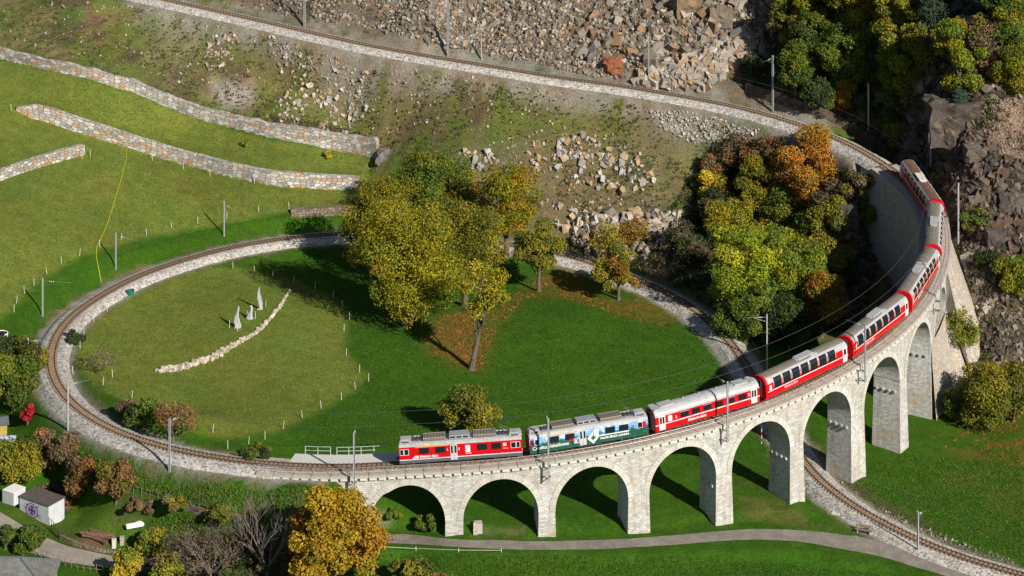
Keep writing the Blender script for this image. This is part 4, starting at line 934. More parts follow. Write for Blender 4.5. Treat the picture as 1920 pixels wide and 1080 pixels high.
# ---------------- rocks ----------------
def rockproto(seed,n=14,flat=.75):
    r=np.random.default_rng(int(seed)); bm=bmesh.new(); bmesh.ops.create_cube(bm,size=1.)
    for v in bm.verts: v.co=Vector((v.co.x*(.8+.4*r.random()),v.co.y*(.7+.4*r.random()),v.co.z*flat*(.8+.5*r.random())))
    for _ in range(n//2):
        d=r.normal(size=3); d/=np.linalg.norm(d); k=.27+.2*r.random()
        g=bmesh.ops.bisect_plane(bm,geom=bm.verts[:]+bm.edges[:]+bm.faces[:],plane_co=Vector(d*k),plane_no=Vector(d),clear_outer=True)
        ed=[e for e in g['geom_cut'] if isinstance(e,bmesh.types.BMEdge)]
        if ed: bmesh.ops.holes_fill(bm,edges=ed,sides=0)
    bmesh.ops.triangulate(bm,faces=bm.faces); bm.verts.ensure_lookup_table(); bm.verts.index_update()
    V=np.array([v.co[:] for v in bm.verts]);F=np.array([[v.index for v in f.verts] for f in bm.faces]); bm.free(); return V,F
RP=[rockproto(100+i,6+i%3*3,.6+.12*(i%4)) for i in range(16)]
M['rock']=rockmat('rock_stone',(.3,.22,.14)); M['rockdark']=rockmat('dark_rock',(.1,.085,.07))
PALE=[(.42,.4,.37),(.34,.32,.3),(.46,.42,.35),(.38,.27,.16),(.29,.27,.25),(.42,.32,.22)]
BROWN=[(.2,.165,.13),(.25,.22,.19),(.15,.125,.1),(.3,.26,.22),(.24,.15,.09),(.19,.175,.16)]
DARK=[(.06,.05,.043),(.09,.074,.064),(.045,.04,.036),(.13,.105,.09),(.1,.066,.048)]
def rotm(r):
    q=r.normal(size=4);q/=np.linalg.norm(q);w_,x,y,z=q
    return np.array([[1-2*(y*y+z*z),2*(x*y-z*w_),2*(x*z+y*w_)],[2*(x*y+z*w_),1-2*(x*x+z*z),2*(y*z-x*w_)],[2*(x*z-y*w_),2*(y*z+x*w_),1-2*(x*x+y*y)]])
def polypts(poly,n,seed,keepout=None):
    r=np.random.default_rng(seed); P=np.array(poly,float); lo=P.min(0);hi=P.max(0); out=[]
    while len(out)<n:
        q=lo+(hi-lo)*r.random((n*3,2)); q=q[inpoly(q[:,0],q[:,1],poly)]; out+=list(q)
        if len(q)==0:break
    return np.array(out[:n])
def clear(W,dmin=3.6):
    return bil(BD,W[:,0],W[:,1],GX0,GY0,GS)>dmin
def rubble(name,poly,n,smin,smax,pal,mat,label,seed,power=2.2,cat='rubble',dens=None,dmin=3.6):
    px=polypts(poly,n,seed); W=raycast(px[:,0],px[:,1]); W=W[clear(W,dmin)]; r=np.random.default_rng(seed+1)
    if dens is not None:
        f=nz(W[:,0],W[:,1],dens[0],seed+2,3); W=W[f>dens[1]]
    Vs=[];Fs=[];Cs=[];b=0
    for w_ in W:
        V,F=RP[r.integers(len(RP))]; s=smin+(smax-smin)*r.random()**power; sc=s*np.array([1.1,.55+.6*r.random(),.5+.5*r.random()])
        V=(V*sc)@rotm(r).T+w_+np.array([0,0,s*.12]); Vs.append(V);Fs.append(F+b);b+=len(V); c=np.array(pal[r.integers(len(pal))])*(.8+.4*r.random()); Cs.append(np.tile(c,(len(V),1)))
    o=npmesh(name,np.vstack(Vs),np.vstack(Fs),mat,None,np.vstack(Cs)); return tag(o,label,cat,None,'stuff')
SC1=[(440,-10),(470,15),(640,45),(760,68),(900,100),(960,112),(960,-10)]; 
rubble('rubble',SC1,3800,.15,.85,BROWN+PALE[:2],M['rock'],'brown and grey scree above the left half of the upper track',11,3.4,dens=(5,.46))
rubble('rubble',[(800,-10),(800,80),(1000,118),(1090,140),(1230,155),(1300,120),(1420,60),(1480,-10)],7500,.15,.95,PALE[:4]+BROWN+BROWN,M['rock'],'pale angular scree heap above the middle of the upper track',12,2.8)
rubble('rubble',[(1080,-10),(1080,110),(1200,150),(1440,110),(1500,40),(1560,-10)],330,.9,2.6,BROWN,M['rock'],'big broken blocks on the slope left of the forest',13,2.)
rubble('rubble',[(1190,160),(1200,142),(1290,112),(1330,105),(1400,60),(1430,70),(1390,110),(1345,150),(1330,165)],300,1.5,2.5,[(.33,.27,.2),(.36,.32,.26),(.27,.245,.215),(.34,.22,.13),(.38,.35,.31)],M['rock'],'stacked pale boulders rising from the upper track towards the forest',14,1.)
rubble('rubble',[(400,60),(560,70),(690,130),(720,200),(650,270),(560,250),(420,190),(380,110)],1700,.12,.9,PALE,M['rock'],'pale stones spread over the grassy slope above the terrace walls',15,4.,dens=(6,.45))
rubble('rubble',[(0,0),(330,10),(700,95),(1060,160),(1060,250),(700,250),(300,150),(0,85)],1300,.1,.5,PALE,M['rock'],'scattered small stones on the upper grassy slope',16,3.)
rubble('rubble',[(850,285),(1000,245),(1180,255),(1230,290),(1230,390),(1130,440),(1000,400),(880,330)],420,.15,.6,PALE,M['rock'],'small stones between the pale boulders',17,2.)
rubble('rubble',[(1210,205),(1360,215),(1440,235),(1400,260),(1300,270),(1240,240)],900,.15,.6,PALE[:3],M['rock'],'pale gravel spill below the upper track left of the orange tree',18,2.)
rubble('rubble',[(1050,430),(1100,400),(1280,400),(1290,440),(1180,500),(1090,470)],260,.6,1.9,PALE+BROWN[:2],M['rock'],'heap of pale boulders above the lower track',19,1.2)
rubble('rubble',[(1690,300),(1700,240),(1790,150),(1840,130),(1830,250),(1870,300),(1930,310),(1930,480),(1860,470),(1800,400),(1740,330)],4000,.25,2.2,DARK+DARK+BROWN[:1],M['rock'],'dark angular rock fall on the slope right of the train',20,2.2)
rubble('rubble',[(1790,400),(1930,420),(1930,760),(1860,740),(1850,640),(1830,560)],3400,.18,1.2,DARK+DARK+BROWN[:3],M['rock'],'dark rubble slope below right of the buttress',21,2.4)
rubble('rubble',[(1540,0),(1930,-10),(1930,180),(1800,210),(1700,200)],900,.6,2.4,BROWN+DARK,M['rock'],'grey rocks among the trees at the top right',22,2.)
rubble('rubble',[(1850,0),(1900,0),(1905,20),(1890,40),(1850,30)],60,.8,1.6,[(.5,.4,.3),(.55,.42,.3)],M['rock'],'light broken rocks at the top right corner',23,1.)
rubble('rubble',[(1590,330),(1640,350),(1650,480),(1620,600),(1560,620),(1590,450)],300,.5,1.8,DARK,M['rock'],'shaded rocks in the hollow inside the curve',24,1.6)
rubble('rubble',[(1840,140),(1925,120),(1925,300),(1860,290),(1830,230)],2600,.12,.45,[(.26,.19,.14),(.3,.23,.17),(.22,.17,.13)],M['rock'],'fine tan scree slope at the right edge below the forest',26,2.)
rubble('rubble',[(1500,870),(1530,870),(1620,935),(1720,985),(1900,1050),(1900,1062),(1700,998),(1600,950)],500,.12,.4,BROWN,M['rock'],'loose stones along the foot of the lower right ballast',25,2.,dmin=3.2)
# countable pale boulders in the field and single big ones
bp=[]
for i,(V,F) in enumerate(RP):
    for pal,mt in((PALE,'a'),):
        r=np.random.default_rng(i); o=npmesh('boulder',V,F,M['rock'],None,np.tile(np.array(PALE[i%6])*1.05,(len(V),1))); bp.append(o.data); bpy.data.objects.remove(o)
r=np.random.default_rng(50)
px=np.vstack([polypts([(985,275),(1100,255),(1150,285),(1200,300),(1235,350),(1190,365),(1120,360),(1060,340),(1000,330)],105,51),polypts([(860,280),(930,285),(960,320),(870,325)],22,52),polypts([(1000,380),(1230,400),(1260,440),(1050,430)],26,53),polypts([(560,150),(690,170),(700,220),(620,230)],22,54)])
W=raycast(px[:,0],px[:,1])
for i,w_ in enumerate(W):
    g=('pale boulder lying in the boulder field on the slope behind the big trees','boulders in the field below the upper track') if i<105 else (('pale boulder beside the crown of the big green tree','boulders left of the field') if i<127 else (('pale boulder in the row just above the lower track','boulders above the lower track') if i<153 else ('pale boulder on the stony patch above the terrace walls','boulders above the terrace walls')))
    o=link('boulder',bp[r.integers(len(bp))]); s=.5+.75*r.random()**1.6; o.scale=(s*1.25,s,s*.9); o.rotation_euler=tuple(r.random(3)*6.28); o.location=w_+np.array([0,0,s*.15]); tag(o,g[0],'boulder',g[1])
def bigrock(u,v,size,col,label,seed,sc=(1,1,1)):
    V,F=rockproto(seed,9,.9); bm=bmesh.new(); vs_=[bm.verts.new(x) for x in V]; [bm.faces.new([vs_[i] for i in f]) for f in F]; bmesh.ops.subdivide_edges(bm,edges=bm.edges,cuts=5,use_grid_fill=True)
    for v_ in bm.verts:
        c=v_.co*3.2+Vector((seed,0,0)); k=mnoise.fractal(c,1.,2.2,4)*.09; q=mnoise.cell(v_.co*5+Vector((seed,0,0)))*.05; v_.co+=v_.co.normalized()*(k-q)
    bmesh.ops.triangulate(bm,faces=bm.faces); bm.verts.index_update(); V=np.array([x.co[:] for x in bm.verts]); F=np.array([[x.index for x in f.verts] for f in bm.faces]); bm.free(); V=V*np.array(sc)*size*.8; p=at(u,v)
    o=npmesh('boulder',V,F,M['rock'],None,np.tile(np.array(col)*.8,(len(V),1))); o.location=p+Vector((0,0,size*.18)); return tag(o,label,'boulder')
bigrock(1147,128,5.,(.33,.12,.06),'large rust red block on the scree above the upper track',201,(1.1,.8,.8)); bigrock(1290,20,5.5,(.3,.21,.13),'big pale block leaning at the top of the slope',202); bigrock(1350,40,5,(.2,.165,.13),'big brown block left of the forest edge',203)
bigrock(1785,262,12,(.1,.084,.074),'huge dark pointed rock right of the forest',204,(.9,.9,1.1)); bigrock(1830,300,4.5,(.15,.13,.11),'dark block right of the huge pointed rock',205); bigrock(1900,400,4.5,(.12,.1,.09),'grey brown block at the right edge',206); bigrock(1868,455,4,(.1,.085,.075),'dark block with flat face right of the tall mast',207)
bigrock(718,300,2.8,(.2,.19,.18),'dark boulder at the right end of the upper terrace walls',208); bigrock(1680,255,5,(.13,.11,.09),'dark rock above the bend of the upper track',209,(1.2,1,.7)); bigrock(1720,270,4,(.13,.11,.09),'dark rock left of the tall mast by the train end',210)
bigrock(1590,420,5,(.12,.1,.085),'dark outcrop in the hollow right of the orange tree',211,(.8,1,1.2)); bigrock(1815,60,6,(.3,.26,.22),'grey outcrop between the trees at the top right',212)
# retaining wall uphill of the track right of centre, its shade put into dark stone
def linewall(px,h,th,mat,label,name='retaining_wall',back=0.,dz=0):
    px=np.array(px,float); t=np.r_[0,np.cumsum(np.hypot(*np.diff(px,axis=0).T))]; q=np.linspace(0,t[-1],max(6,int(t[-1]/8))); w_=raycast(np.interp(q,t,px[:,0]),np.interp(q,t,px[:,1])); w_=smoothpts(w_,4)
    mb=MB(); L=0; rows=[]
    for i in range(len(w_)):
        d=(w_[min(i+1,len(w_)-1)]-w_[max(i-1,0)])[:2]; d/=np.linalg.norm(d); n_=np.array([d[1],-d[0]]); p=w_[i]
        if i: L+=np.linalg.norm(w_[i]-w_[i-1])
        a=p[:2]+n_*th/2;b=p[:2]-n_*th/2; z=hgt(p[0],p[1])+dz; rows.append(((a[0],a[1],z-1.),(a[0],a[1],z+h),(b[0],b[1],z+h),(b[0],b[1],z-1.),L))
    for A,B in zip(rows[:-1],rows[1:]):
        for j,(c,e) in enumerate(((0,1),(1,2),(2,3))): mb.poly([A[c],B[c],B[e],A[e]],0,[(A[4],j),(B[4],j),(B[4],j+h),(A[4],j+h)])
    for A in(rows[0],rows[-1]): mb.poly(list(A[:4]))
    return tag(mb.build(name,M[mat]),label,'wall')
M['shadedwall']=stonemat('shaded_dark_masonry',.5,.3,(.1,.075,.06),(.15,.12,.1),(.05,.04,.035),.2,.8,(.2,.1,.06),.02)
linewall([(1400,172),(1450,186),(1500,204),(1560,226),(1610,252),(1650,278),(1664,292)],1.5,.6,'shadedwall','shaded dark brown wall above the upper track below the forest')
# railing above the upper track
T=empty('railing',(0,0,0),0,'thin grey railing along the hill side of the upper track','railing','railings beside the upper track')
def pathrail(s0,s1,o,T): railing(s0,s1,o,-.9,1.1,T,2.6,'steel',.02)
si=np.interp([1165,1000],[*reversed([proj(*LINE[i])[0] for i in range(60)])],[*reversed([_s[i] for i in range(60)])])
pathrail(si[1],si[0],-3.4 if SG*0==0 and off(_s[30],-3.4)[1]>off(_s[30],0)[1] else 3.4,T)
T=empty('railing',(0,0,0),0,'long low mesh fence on the hill side of the upper track','railing','railings beside the upper track')
pathrail(_s[8],si[1]-3,-4. if off(_s[30],-3.4)[1]>off(_s[30],0)[1] else 4.,T)
# row of stones across the meadow
px=[(298,697),(345,690),(400,670),(440,647),(480,625),(505,600),(525,575),(543,545)]
t=np.array(px,float); L=np.r_[0,np.cumsum(np.hypot(*np.diff(t,axis=0).T))]; r=np.random.default_rng(77); Vs=[];Fs=[];Cs=[];b=0
q=np.linspace(0,L[-1],420); ww=raycast(np.interp(q,L,t[:,0]),np.interp(q,L,t[:,1]))
for i,w_ in enumerate(ww):
    f=i/len(ww); wid=.55*(1-f)+.12+.3*math.exp(-((f-.4)/.2)**2); V,F=RP[r.integers(len(RP))]; s=(.35+.45*r.random())*(1.1-.55*f); V=(V*s)@rotm(r).T+w_+np.array([(r.random()-.5)*wid*1.6,(r.random()-.5)*wid*1.6,.08]); Vs.append(V);Fs.append(F+b);b+=len(V);Cs.append(np.tile(np.array(([(.5,.42,.33),(.4,.36,.3),(.55,.5,.42)])[r.integers(3)])*(.8+.4*r.random()),(len(V),1)))
tag(npmesh('dry_stone_row',np.vstack(Vs),np.vstack(Fs),M['rock'],None,np.vstack(Cs)),'curved row of piled field stones crossing the round meadow','stone row')
# standing stone sculptures
def sculpture(u,vb,vt,label,seed,w0=.55,split=False):
    p=at(u,vb); h=(vb-vt)/FP*(p.y-CY); r=np.random.default_rng(int(seed)); mb=MB(); n=12; rows=[]
    for i in range(15):
        t=i/14; z=h*t; rad=w0*(1-t)**.75*(1-.25*math.sin(t*7+seed))+.07; cx=.12*math.sin(t*5+seed); row=[]
        for j in range(n):
            a=2*math.pi*j/n+t*1.2; k=1+.3*math.sin(3*a+seed+t*4)+.1*(r.random()-.5); row.append((cx+math.cos(a)*rad*k,math.sin(a)*rad*.6*k,z-.1))
        rows.append(row)
    for A,B in zip(rows[:-1],rows[1:]):
        for j in range(n): q=(j+1)%n; mb.poly([A[j],A[q],B[q],B[j]])
    mb.poly(rows[-1]); T=empty('stone_sculpture',p,0,label,'sculpture','white stone sculptures on the round meadow'); mb.build('figure',M['marble'],T,True)
    g=MB(); g.box((0,0,.02),(w0*2.6,w0*2.,.25)); g.build('base',M['conc'],T)
M['marble']=simple('pale_marble',(.42,.43,.44),.6,0,.2,2.5,.4)
sculpture(487,580,537,'tallest standing stone figure on the round meadow, right of the others',1,.3); sculpture(446,614,573,'flame shaped standing stone figure, front left of the three',2.5,.38); sculpture(470,598,571,'small squat standing stone figure between the two taller ones',4,.34)
# meadow stakes
st_me=MB(); st_me.tube((0,0,-.2),(0,0,1.15),.055,.045,5); _o=st_me.build('x',M['stake']); stk=_o.data; bpy.data.objects.remove(_o)
S1=[(275,441),(322,428),(371,419),(425,410),(485,398),(542,391),(227,450),(187,463),(149,479),(115,494),(88,514),(64,535),(46,550),(31,568),(26,585)]
S2=[(344,318),(286,301),(394,331),(154,297),(169,293),(21,207),(179,256),(477,344)]
S3=[(390,491),(437,503),(478,511),(511,519),(551,530),(591,541),(625,558),(642,577),(655,600),(346,504),(295,523),(253,544),(223,565),(201,584),(176,604),(157,630),(150,654),(137,701),(193,722),(211,707),(247,747),(427,842),(399,810),(466,833),(497,824),(531,804),(567,784),(602,766),(640,750),(666,730),(691,715),(674,698),(649,667),(645,621),(353,786)]
S4=[(498,576),(463,596),(479,598),(430,615),(446,622)]
for L_,lab,g in((S1,'wooden fence stake in the row along the green bank behind the lower track','stakes on the outer bank'),(S2,'wooden stake at the foot of the terrace walls','stakes at the terrace walls'),(S3,'pale wooden stake in the wire fence round the inner meadow','stakes round the inner meadow'),(S4,'short pale stake beside the stone figures','stakes by the stone figures')):
    for u,v in L_: o=link('fence_stake',stk); o.location=at(u,v); o.rotation_euler=((random.random()-.5)*.25,(random.random()-.5)*.3,0); tag(o,lab,'stake',g)
# yellow hose down the bank
px=[(238,278),(236,300),(226,340),(214,380),(203,415),(190,447),(181,463),(180,480),(185,505),(190,530)]; t=np.array(px,float); L=np.r_[0,np.cumsum(np.hypot(*np.diff(t,axis=0).T))]; q=np.linspace(0,L[-1],60); w_=smoothpts(raycast(np.interp(q,L,t[:,0]),np.interp(q,L,t[:,1])),2)
M['yellow']=simple('yellow_hose',(.5,.5,.03),.5,0,.05)
mb=MB(); mb.path([(x,y,hgt(x,y)+.08) for x,y,z in w_],.055,5); tag(mb.build('garden_hose',M['yellow']),'thin yellow hose lying across the left meadow down to the track','hose')
# water tub
p=at(245,553); T=empty('water_tub',p,0,'dark teal plastic tub beside the stakes inside the loop','tub'); mb=MB(); n=14
for i in range(n):
    a=2*math.pi*i/n;b=2*math.pi*(i+1)/n; f=lambda a,r_,z:(math.cos(a)*r_,math.sin(a)*r_,z)
    mb.poly([f(a,.5,0),f(b,.5,0),f(b,.62,.8),f(a,.62,.8)]); mb.poly([f(a,.62,.8),f(b,.62,.8),f(b,.54,.8),f(a,.54,.8)]); mb.poly([f(b,.45,.15),f(a,.45,.15),f(a,.54,.8),f(b,.54,.8)])
mb.poly([f(2*math.pi*i/n,.45,.15) for i in range(n)]); mb.build('tub_shell',M['green'],T); mb=MB(); mb.tube((0,0,.55),(0,0,.56),.5,n=14); mb.build('water',M['glass'],T)
# garden hut with painted eye
def face(p,ang): return Matrix.Translation(p)@Matrix.Rotation(ang,4,'Z')
a=at(91,985); b=at(37,955); c=at(123,966)
M['whitewall']=simple('white_render',(.5,.52,.55),.8,0,.1,1.5,.2); M['tar']=simple('roof_felt',(.1,.085,.08),.9,0,.25,2,.3); M['purple']=simple('painted_purple',(.12,.06,.3),.6,0,.1); M['mauve']=simple('painted_mauve',(.25,.1,.25),.6); M['lilac']=simple('painted_lilac',(.5,.4,.55),.6)
d=Vector((b.x-a.x,b.y-a.y,0)); Wd=d.length; d.normalize(); e=Vector((d.y,-d.x,0)); 
if e.dot(Vector((c.x-a.x,c.y-a.y,0)))<0: e=-e
Dp=3.1; z0=min(a.z,b.z)-.4; hh=2.55+.4
T=empty('garden_hut',(a.x,a.y,z0),0,'small white flat-roofed hut with a painted purple eye beside the lane','hut')
def q4(mb,o,x0,x1,y0,y1,z0_,z1_,m=0):
    P=lambda x,y,z:tuple(o+d*x+e*y+Vector((0,0,z)))
    v=[P(x0,y0,z0_),P(x1,y0,z0_),P(x1,y1,z0_),P(x0,y1,z0_),P(x0,y0,z1_),P(x1,y0,z1_),P(x1,y1,z1_),P(x0,y1,z1_)]
    for f in((0,1,2,3),(4,5,6,7),(0,1,5,4),(1,2,6,5),(2,3,7,6),(3,0,4,7)): mb.poly([v[i] for i in f],m)
O=Vector((0,0,0))
mb=MB(); q4(mb,O,0,Wd,0,Dp,0,hh); mb.build('wall',M['whitewall'],T)
mb=MB(); q4(mb,O,-.12,Wd+.12,-.12,Dp+.12,hh,hh+.14); mb.build('roof',M['tar'],T)
def disc(cx,cz,rx,rz,dd,name,mat,n=28,a0=0,a1=2*math.pi,inner=0):
    mb=MB(); 
    for i in range(n):
        t0=a0+(a1-a0)*i/n;t1=a0+(a1-a0)*(i+1)/n; P=lambda t,k:tuple(d*(cx+math.cos(t)*rx*k)+e*(-dd)+Vector((0,0,cz+math.sin(t)*rz*k)))
        mb.poly([P(t0,inner),P(t1,inner),P(t1,1),P(t0,1)])
    return mb.build(name,mat,T)
ecx,ecz=Wd*.57,hh*.55
mb=MB()
for s,(x,z) in enumerate([(-1.9,-.55),(1.5,.75),(1.3,1.05),(-1.35,1.0),(-1.7,-.9),(1.7,.2)]):
    P=lambda x,z:tuple(d*(ecx+x)+e*(-.015)+Vector((0,0,ecz+z))); mb.poly([P(x*.45,z*.45-.1),P(x*.45+.12,z*.45+.1),P(x,z)])
mb.build('painted_lashes',M['black'],T)
disc(ecx,ecz,1.15,.98,.02,'painted_outline',M['black']); disc(ecx,ecz,1.02,.88,.025,'painted_eye',M['lilac']); disc(ecx+.0,ecz+.02,.7,.68,.03,'painted_iris',M['purple'])
for i in range(8): disc(ecx,ecz+.02,.64,.62,.035,'painted_ray',M['lilac'] if i%2 else M['mauve'],2,i*math.pi/4,i*math.pi/4+.3,.3)
disc(ecx,ecz+.02,.17,.17,.04,'painted_pupil',M['black'])
# white box trailer
p=at(32,946); T=empty('box_trailer',(p.x,p.y,p.z),math.atan2(d.y,d.x),'white box trailer parked behind the hut with the painted eye','trailer'); mb=MB(); mb.box((0,.6,1.55),(2.1,2.3,1.7)); bv=mb.build('box',M['whitewall'],T); mb=MB(); mb.box((0,.6,2.42),(2.16,2.36,.05)); mb.build('roof',M['white'],T)
mb=MB(); mb.box((0,.6,.62),(1.9,2.2,.12)); mb.box((0,-1.2,.6),(.1,1.4,.1)); mb.build('chassis',M['under'],T)
for s in(-1,1): w_=MB(); w_.tube((s*1.08-.08,.6,.35),(s*1.08+.08,.6,.35),.34,n=14); w_.build('wheel',M['black'],T)
# slate roofed house at the bottom left corner
M['slate']=stonemat('slate_roof',.7,.4,(.15,.155,.15),(.2,.21,.2),(.1,.1,.1),.15,.5,(.2,.19,.15),.01)
g=at(60,1085); T=empty('house',(g.x-4,g.y-3,g.z-1),0,'house with a grey slate roof at the bottom left corner','house')
hx,hy,hz=7.5,4.6,2.6; mb=MB(); mb.box((0,0,hz/2-1),(hx*2-1,hy*2-1,hz+2)); mb.build('wall',M['whitewall'],T)
mb=MB(); e1=[(-hx,-hy,hz),(hx,-hy,hz),(hx,hy,hz),(-hx,hy,hz)]; r0=(-3.2,0,hz+2.6); r1=(3.0,0,hz+2.6)
mb.poly([e1[0],e1[1],r1,r0],0,[(0,0),(15,0),(10,5.3),(4,5.3)]); mb.poly([e1[1],e1[2],r1],0,[(0,0),(9,0),(4.5,5)]); mb.poly([e1[2],e1[3],r0,r1],0,[(0,0),(15,0),(10,5.3),(4,5.3)]); mb.poly([e1[3],e1[0],r0],0,[(0,0),(9,0),(4.5,5)]); rf=mb.build('roof',M['slate'],T)
mb=MB(); 
for A,B in((r0,r1),(r1,e1[1]),(r1,e1[2]),(r0,e1[0]),(r0,e1[3])): mb.tube(A,B,.13,n=6)
mb.build('ridge',M['skirt'],rf)
HO=T
# timber pile, stone posts, white boat-like cover, lane wall, fence
p=at(183,1008); T=empty('timber_pile',p,-.35,'pile of old brown beams beside the lane','timber pile'); r=np.random.default_rng(5)
M['beam']=simple('rusty_beam',(.2,.11,.08),.9,0,.35,3,.3)
for i in range(12): mb=MB(); mb.box(((r.random()-.5)*1.8,(i%5)*.42-.85+(r.random()-.5)*.3,.14+.24*(i//5)+r.random()*.1),(2.8+1.4*r.random(),.22,.2),0,(r.random()-.5)*.7,(r.random()-.5)*.2,(r.random()-.5)*.1); mb.build('beam',M['beam'],T)
for i,(u,v,l) in enumerate(((214,1026,'pale stone post in front of the timber pile'),(229,1021,'brown stone block right of the timber pile'))):
    mb=MB(); mb.box((0,0,.45),(.5,.5,1.05)); mb.box((0,0,1.02),(.58,.58,.1)); o=mb.build('stone_post',M['conclt' if i==0 else 'masonrough']); o.location=at(u,v); tag(o,l,'post')
p=at(262,985); T=empty('cold_frame',p,.42,'long white cold frame cover lying in the vegetable garden','garden frame'); mb=MB()
for x0,x1,w_ in((-1.9,.7,.42),(.7,1.9,.5)):
    A=[(x0,-w_,0),(x1,-w_,0),(x1,-w_,.3),(x0,-w_,.3)];B=[(x,-y,z) for x,y,z in A]; mb.poly(A);mb.poly(B); mb.poly([(x0,-w_,.3),(x1,-w_,.3),(x1,0,.5),(x0,0,.5)]);mb.poly([(x0,w_,.3),(x1,w_,.3),(x1,0,.5),(x0,0,.5)])
    for x in(x0,x1): mb.poly([(x,-w_,0),(x,w_,0),(x,w_,.3),(x,0,.5),(x,-w_,.3)])
mb.build('cover',M['white'],T); mb=MB(); mb.box((-.2,.1,.5),(.7,.25,.12),0,.2); mb.build('handle',M['conc'],T)
linewall([(112,1008),(140,1022),(180,1034),(240,1040),(320,1044)],.45,.3,'dimbrownwall','low stone kerb wall along the lane below the timber pile')
linewall([(310,930),(350,948),(380,960),(420,968),(470,975)],.4,.3,'dimbrownwall','low brown wall between the garden and the grassy bank')
def fence(px,h,label,sp=14,mat='wood',rails=(.4,.9),r=.05,name='fence'):
    px=np.array(px,float); t=np.r_[0,np.cumsum(np.hypot(*np.diff(px,axis=0).T))]; q=np.arange(0,t[-1]+.1,sp); w_=raycast(np.interp(q,t,px[:,0]),np.interp(q,t,px[:,1])); T=empty(name,tuple(w_[0]),0,label,'fence'); o=Vector(w_[0])
    for p in w_: mb=MB(); mb.tube((0,0,-.2),(0,0,h),r,n=5); c=mb.build('post',M[mat],T); c.location=Vector(p)-o
    mb=MB()
    for z in rails: mb.path([Vector(p)-o+Vector((0,0,z*h)) for p in w_],r*.45,4)
    mb.build('rail',M[mat],T)
fence([(92,992),(103,1003),(115,1015)],1.6,'dark garden gate fence at the corner of the hut',6,'steeldk',(.15,.5,.95),.05)
fence([(-10,1005),(40,1030),(100,1055),(150,1070),(220,1078)],1.1,'weathered wooden fence between the lane and the slate roof',12,'wood')
fence([(250,925),(300,940),(350,955),(410,968)],1.1,'old garden fence at the foot of the grassy bank',16,'wood')
fence([(700,1028),(780,1032),(860,1035),(1000,1036)],.5,'low white marker posts along the front edge of the road',80,'stake',(.5,),.06)
# bench by the road
p=at(1620,1000); T=empty('bench',p,-.35,'wooden bench on the grass between the road and the lower track','bench')
for i in range(3): mb=MB(); mb.box((0,-.25+.2*i,.48),(2.3,.17,.06)); mb.build('seat_plank',M['wood'],T)
for i in range(2): mb=MB(); mb.box((0,.38,.7+.2*i),(2.3,.05,.15)); mb.build('backrest_plank',M['wood'],T)
for x in(-.85,.85): mb=MB(); mb.box((x,0,.22),(.12,.55,.46)); mb.box((x,.34,.6),(.1,.07,.7)); mb.build('leg',M['conc'],T)
# concrete block with brick face under arch two
p=at(895,998); T=empty('concrete_box',p,.1,'small brick and concrete chamber under the second arch','chamber'); mb=MB(); mb.box((.15,.25,.55),(1.0,1.1,1.3)); mb.build('chamber',M['conc'],T); mb=MB(); mb.box((-.3,-.45,.7),(.55,.25,1.6)); mb.build('front',M['masonrough'],T)
mb=MB(); mb.box((0,0,.08),(1.2,.9,.12)); o=mb.build('concrete_slab',M['conclt']); o.location=at(1568,963); o.rotation_euler=(0,0,-.4); tag(o,'pale flat slab in the grass beside the lower track','slab')
mb=MB(); mb.box((0,0,.7),(.5,.35,3.)); o=mb.build('concrete_post',M['conclt']); o.location=at(698,966); tag(o,'pale concrete post at the left foot of the first arch','post')
# red and white survey pole
p=at(1428,832); T=empty('marker_pole',p,0,'red and white striped pole seen through the fifth arch','pole')
for i in range(6): mb=MB(); mb.tube((0,0,i*.45-.1),(0,0,i*.45+.35),.05,n=7); mb.build('band',M['logored' if i%2 else 'white'],T)
# trampoline
p=at(2,634); T=empty('trampoline',p,0,'small white framed trampoline at the left edge','trampoline'); mb=MB(); n=18
pts=[(math.cos(2*math.pi*i/n)*1.,math.sin(2*math.pi*i/n)*1.,.75) for i in range(n+1)]; mb.path(pts,.09,6); mb.build('rim',M['white'],T); mb=MB(); mb.poly([(x*.93,y*.93,.74) for x,y,z in pts[:-1]]); mb.build('mat',M['black'],T)
for i in range(4): a_=i*math.pi/2+.6; mb=MB(); mb.tube((math.cos(a_),math.sin(a_),.75),(math.cos(a_)*1.05,math.sin(a_)*1.05,-.1),.06,n=6); mb.build('leg',M['white'],T)
# blue wrapped bundle, yellow shed
M['blue']=simple('pale_blue_sheet',(.35,.42,.55),.4,0,.2,3); p=at(14,830); mb=MB()
for i in range(10):
    a_=i/10; mb.tube((-1.2+2.4*i/10,0,.5),(-1.2+2.4*(i+1)/10,0,.5),.5+.05*math.sin(i*2),.5+.05*math.sin(i*2+2),12)
o=mb.build('covered_bundle',M['blue'],None,True); o.location=p; o.rotation_euler=(0,0,.15); tag(o,'bundle wrapped in pale blue sheet in the left garden','bundle')
M['ywall']=simple('ochre_boards',(.4,.3,.08),.8,0,.2,4); p=at(0,822); T=empty('garden_shed',p,.3,'ochre garden shed with grey roof at the left edge','shed'); mb=MB(); mb.box((0,1.,.9),(2.,2.,2.2)); mb.build('wall',M['ywall'],T); mb=MB()
mb.poly([(-1.3,-.3,1.9),(1.3,-.3,1.9),(1.3,1,2.6),(-1.3,1,2.6)]); mb.poly([(-1.3,2.3,1.9),(1.3,2.3,1.9),(1.3,1,2.6),(-1.3,1,2.6)]); mb.box((0,1.,2.62),(2.6,.2,.08)); mb.build('roof',M['skirt'],T)
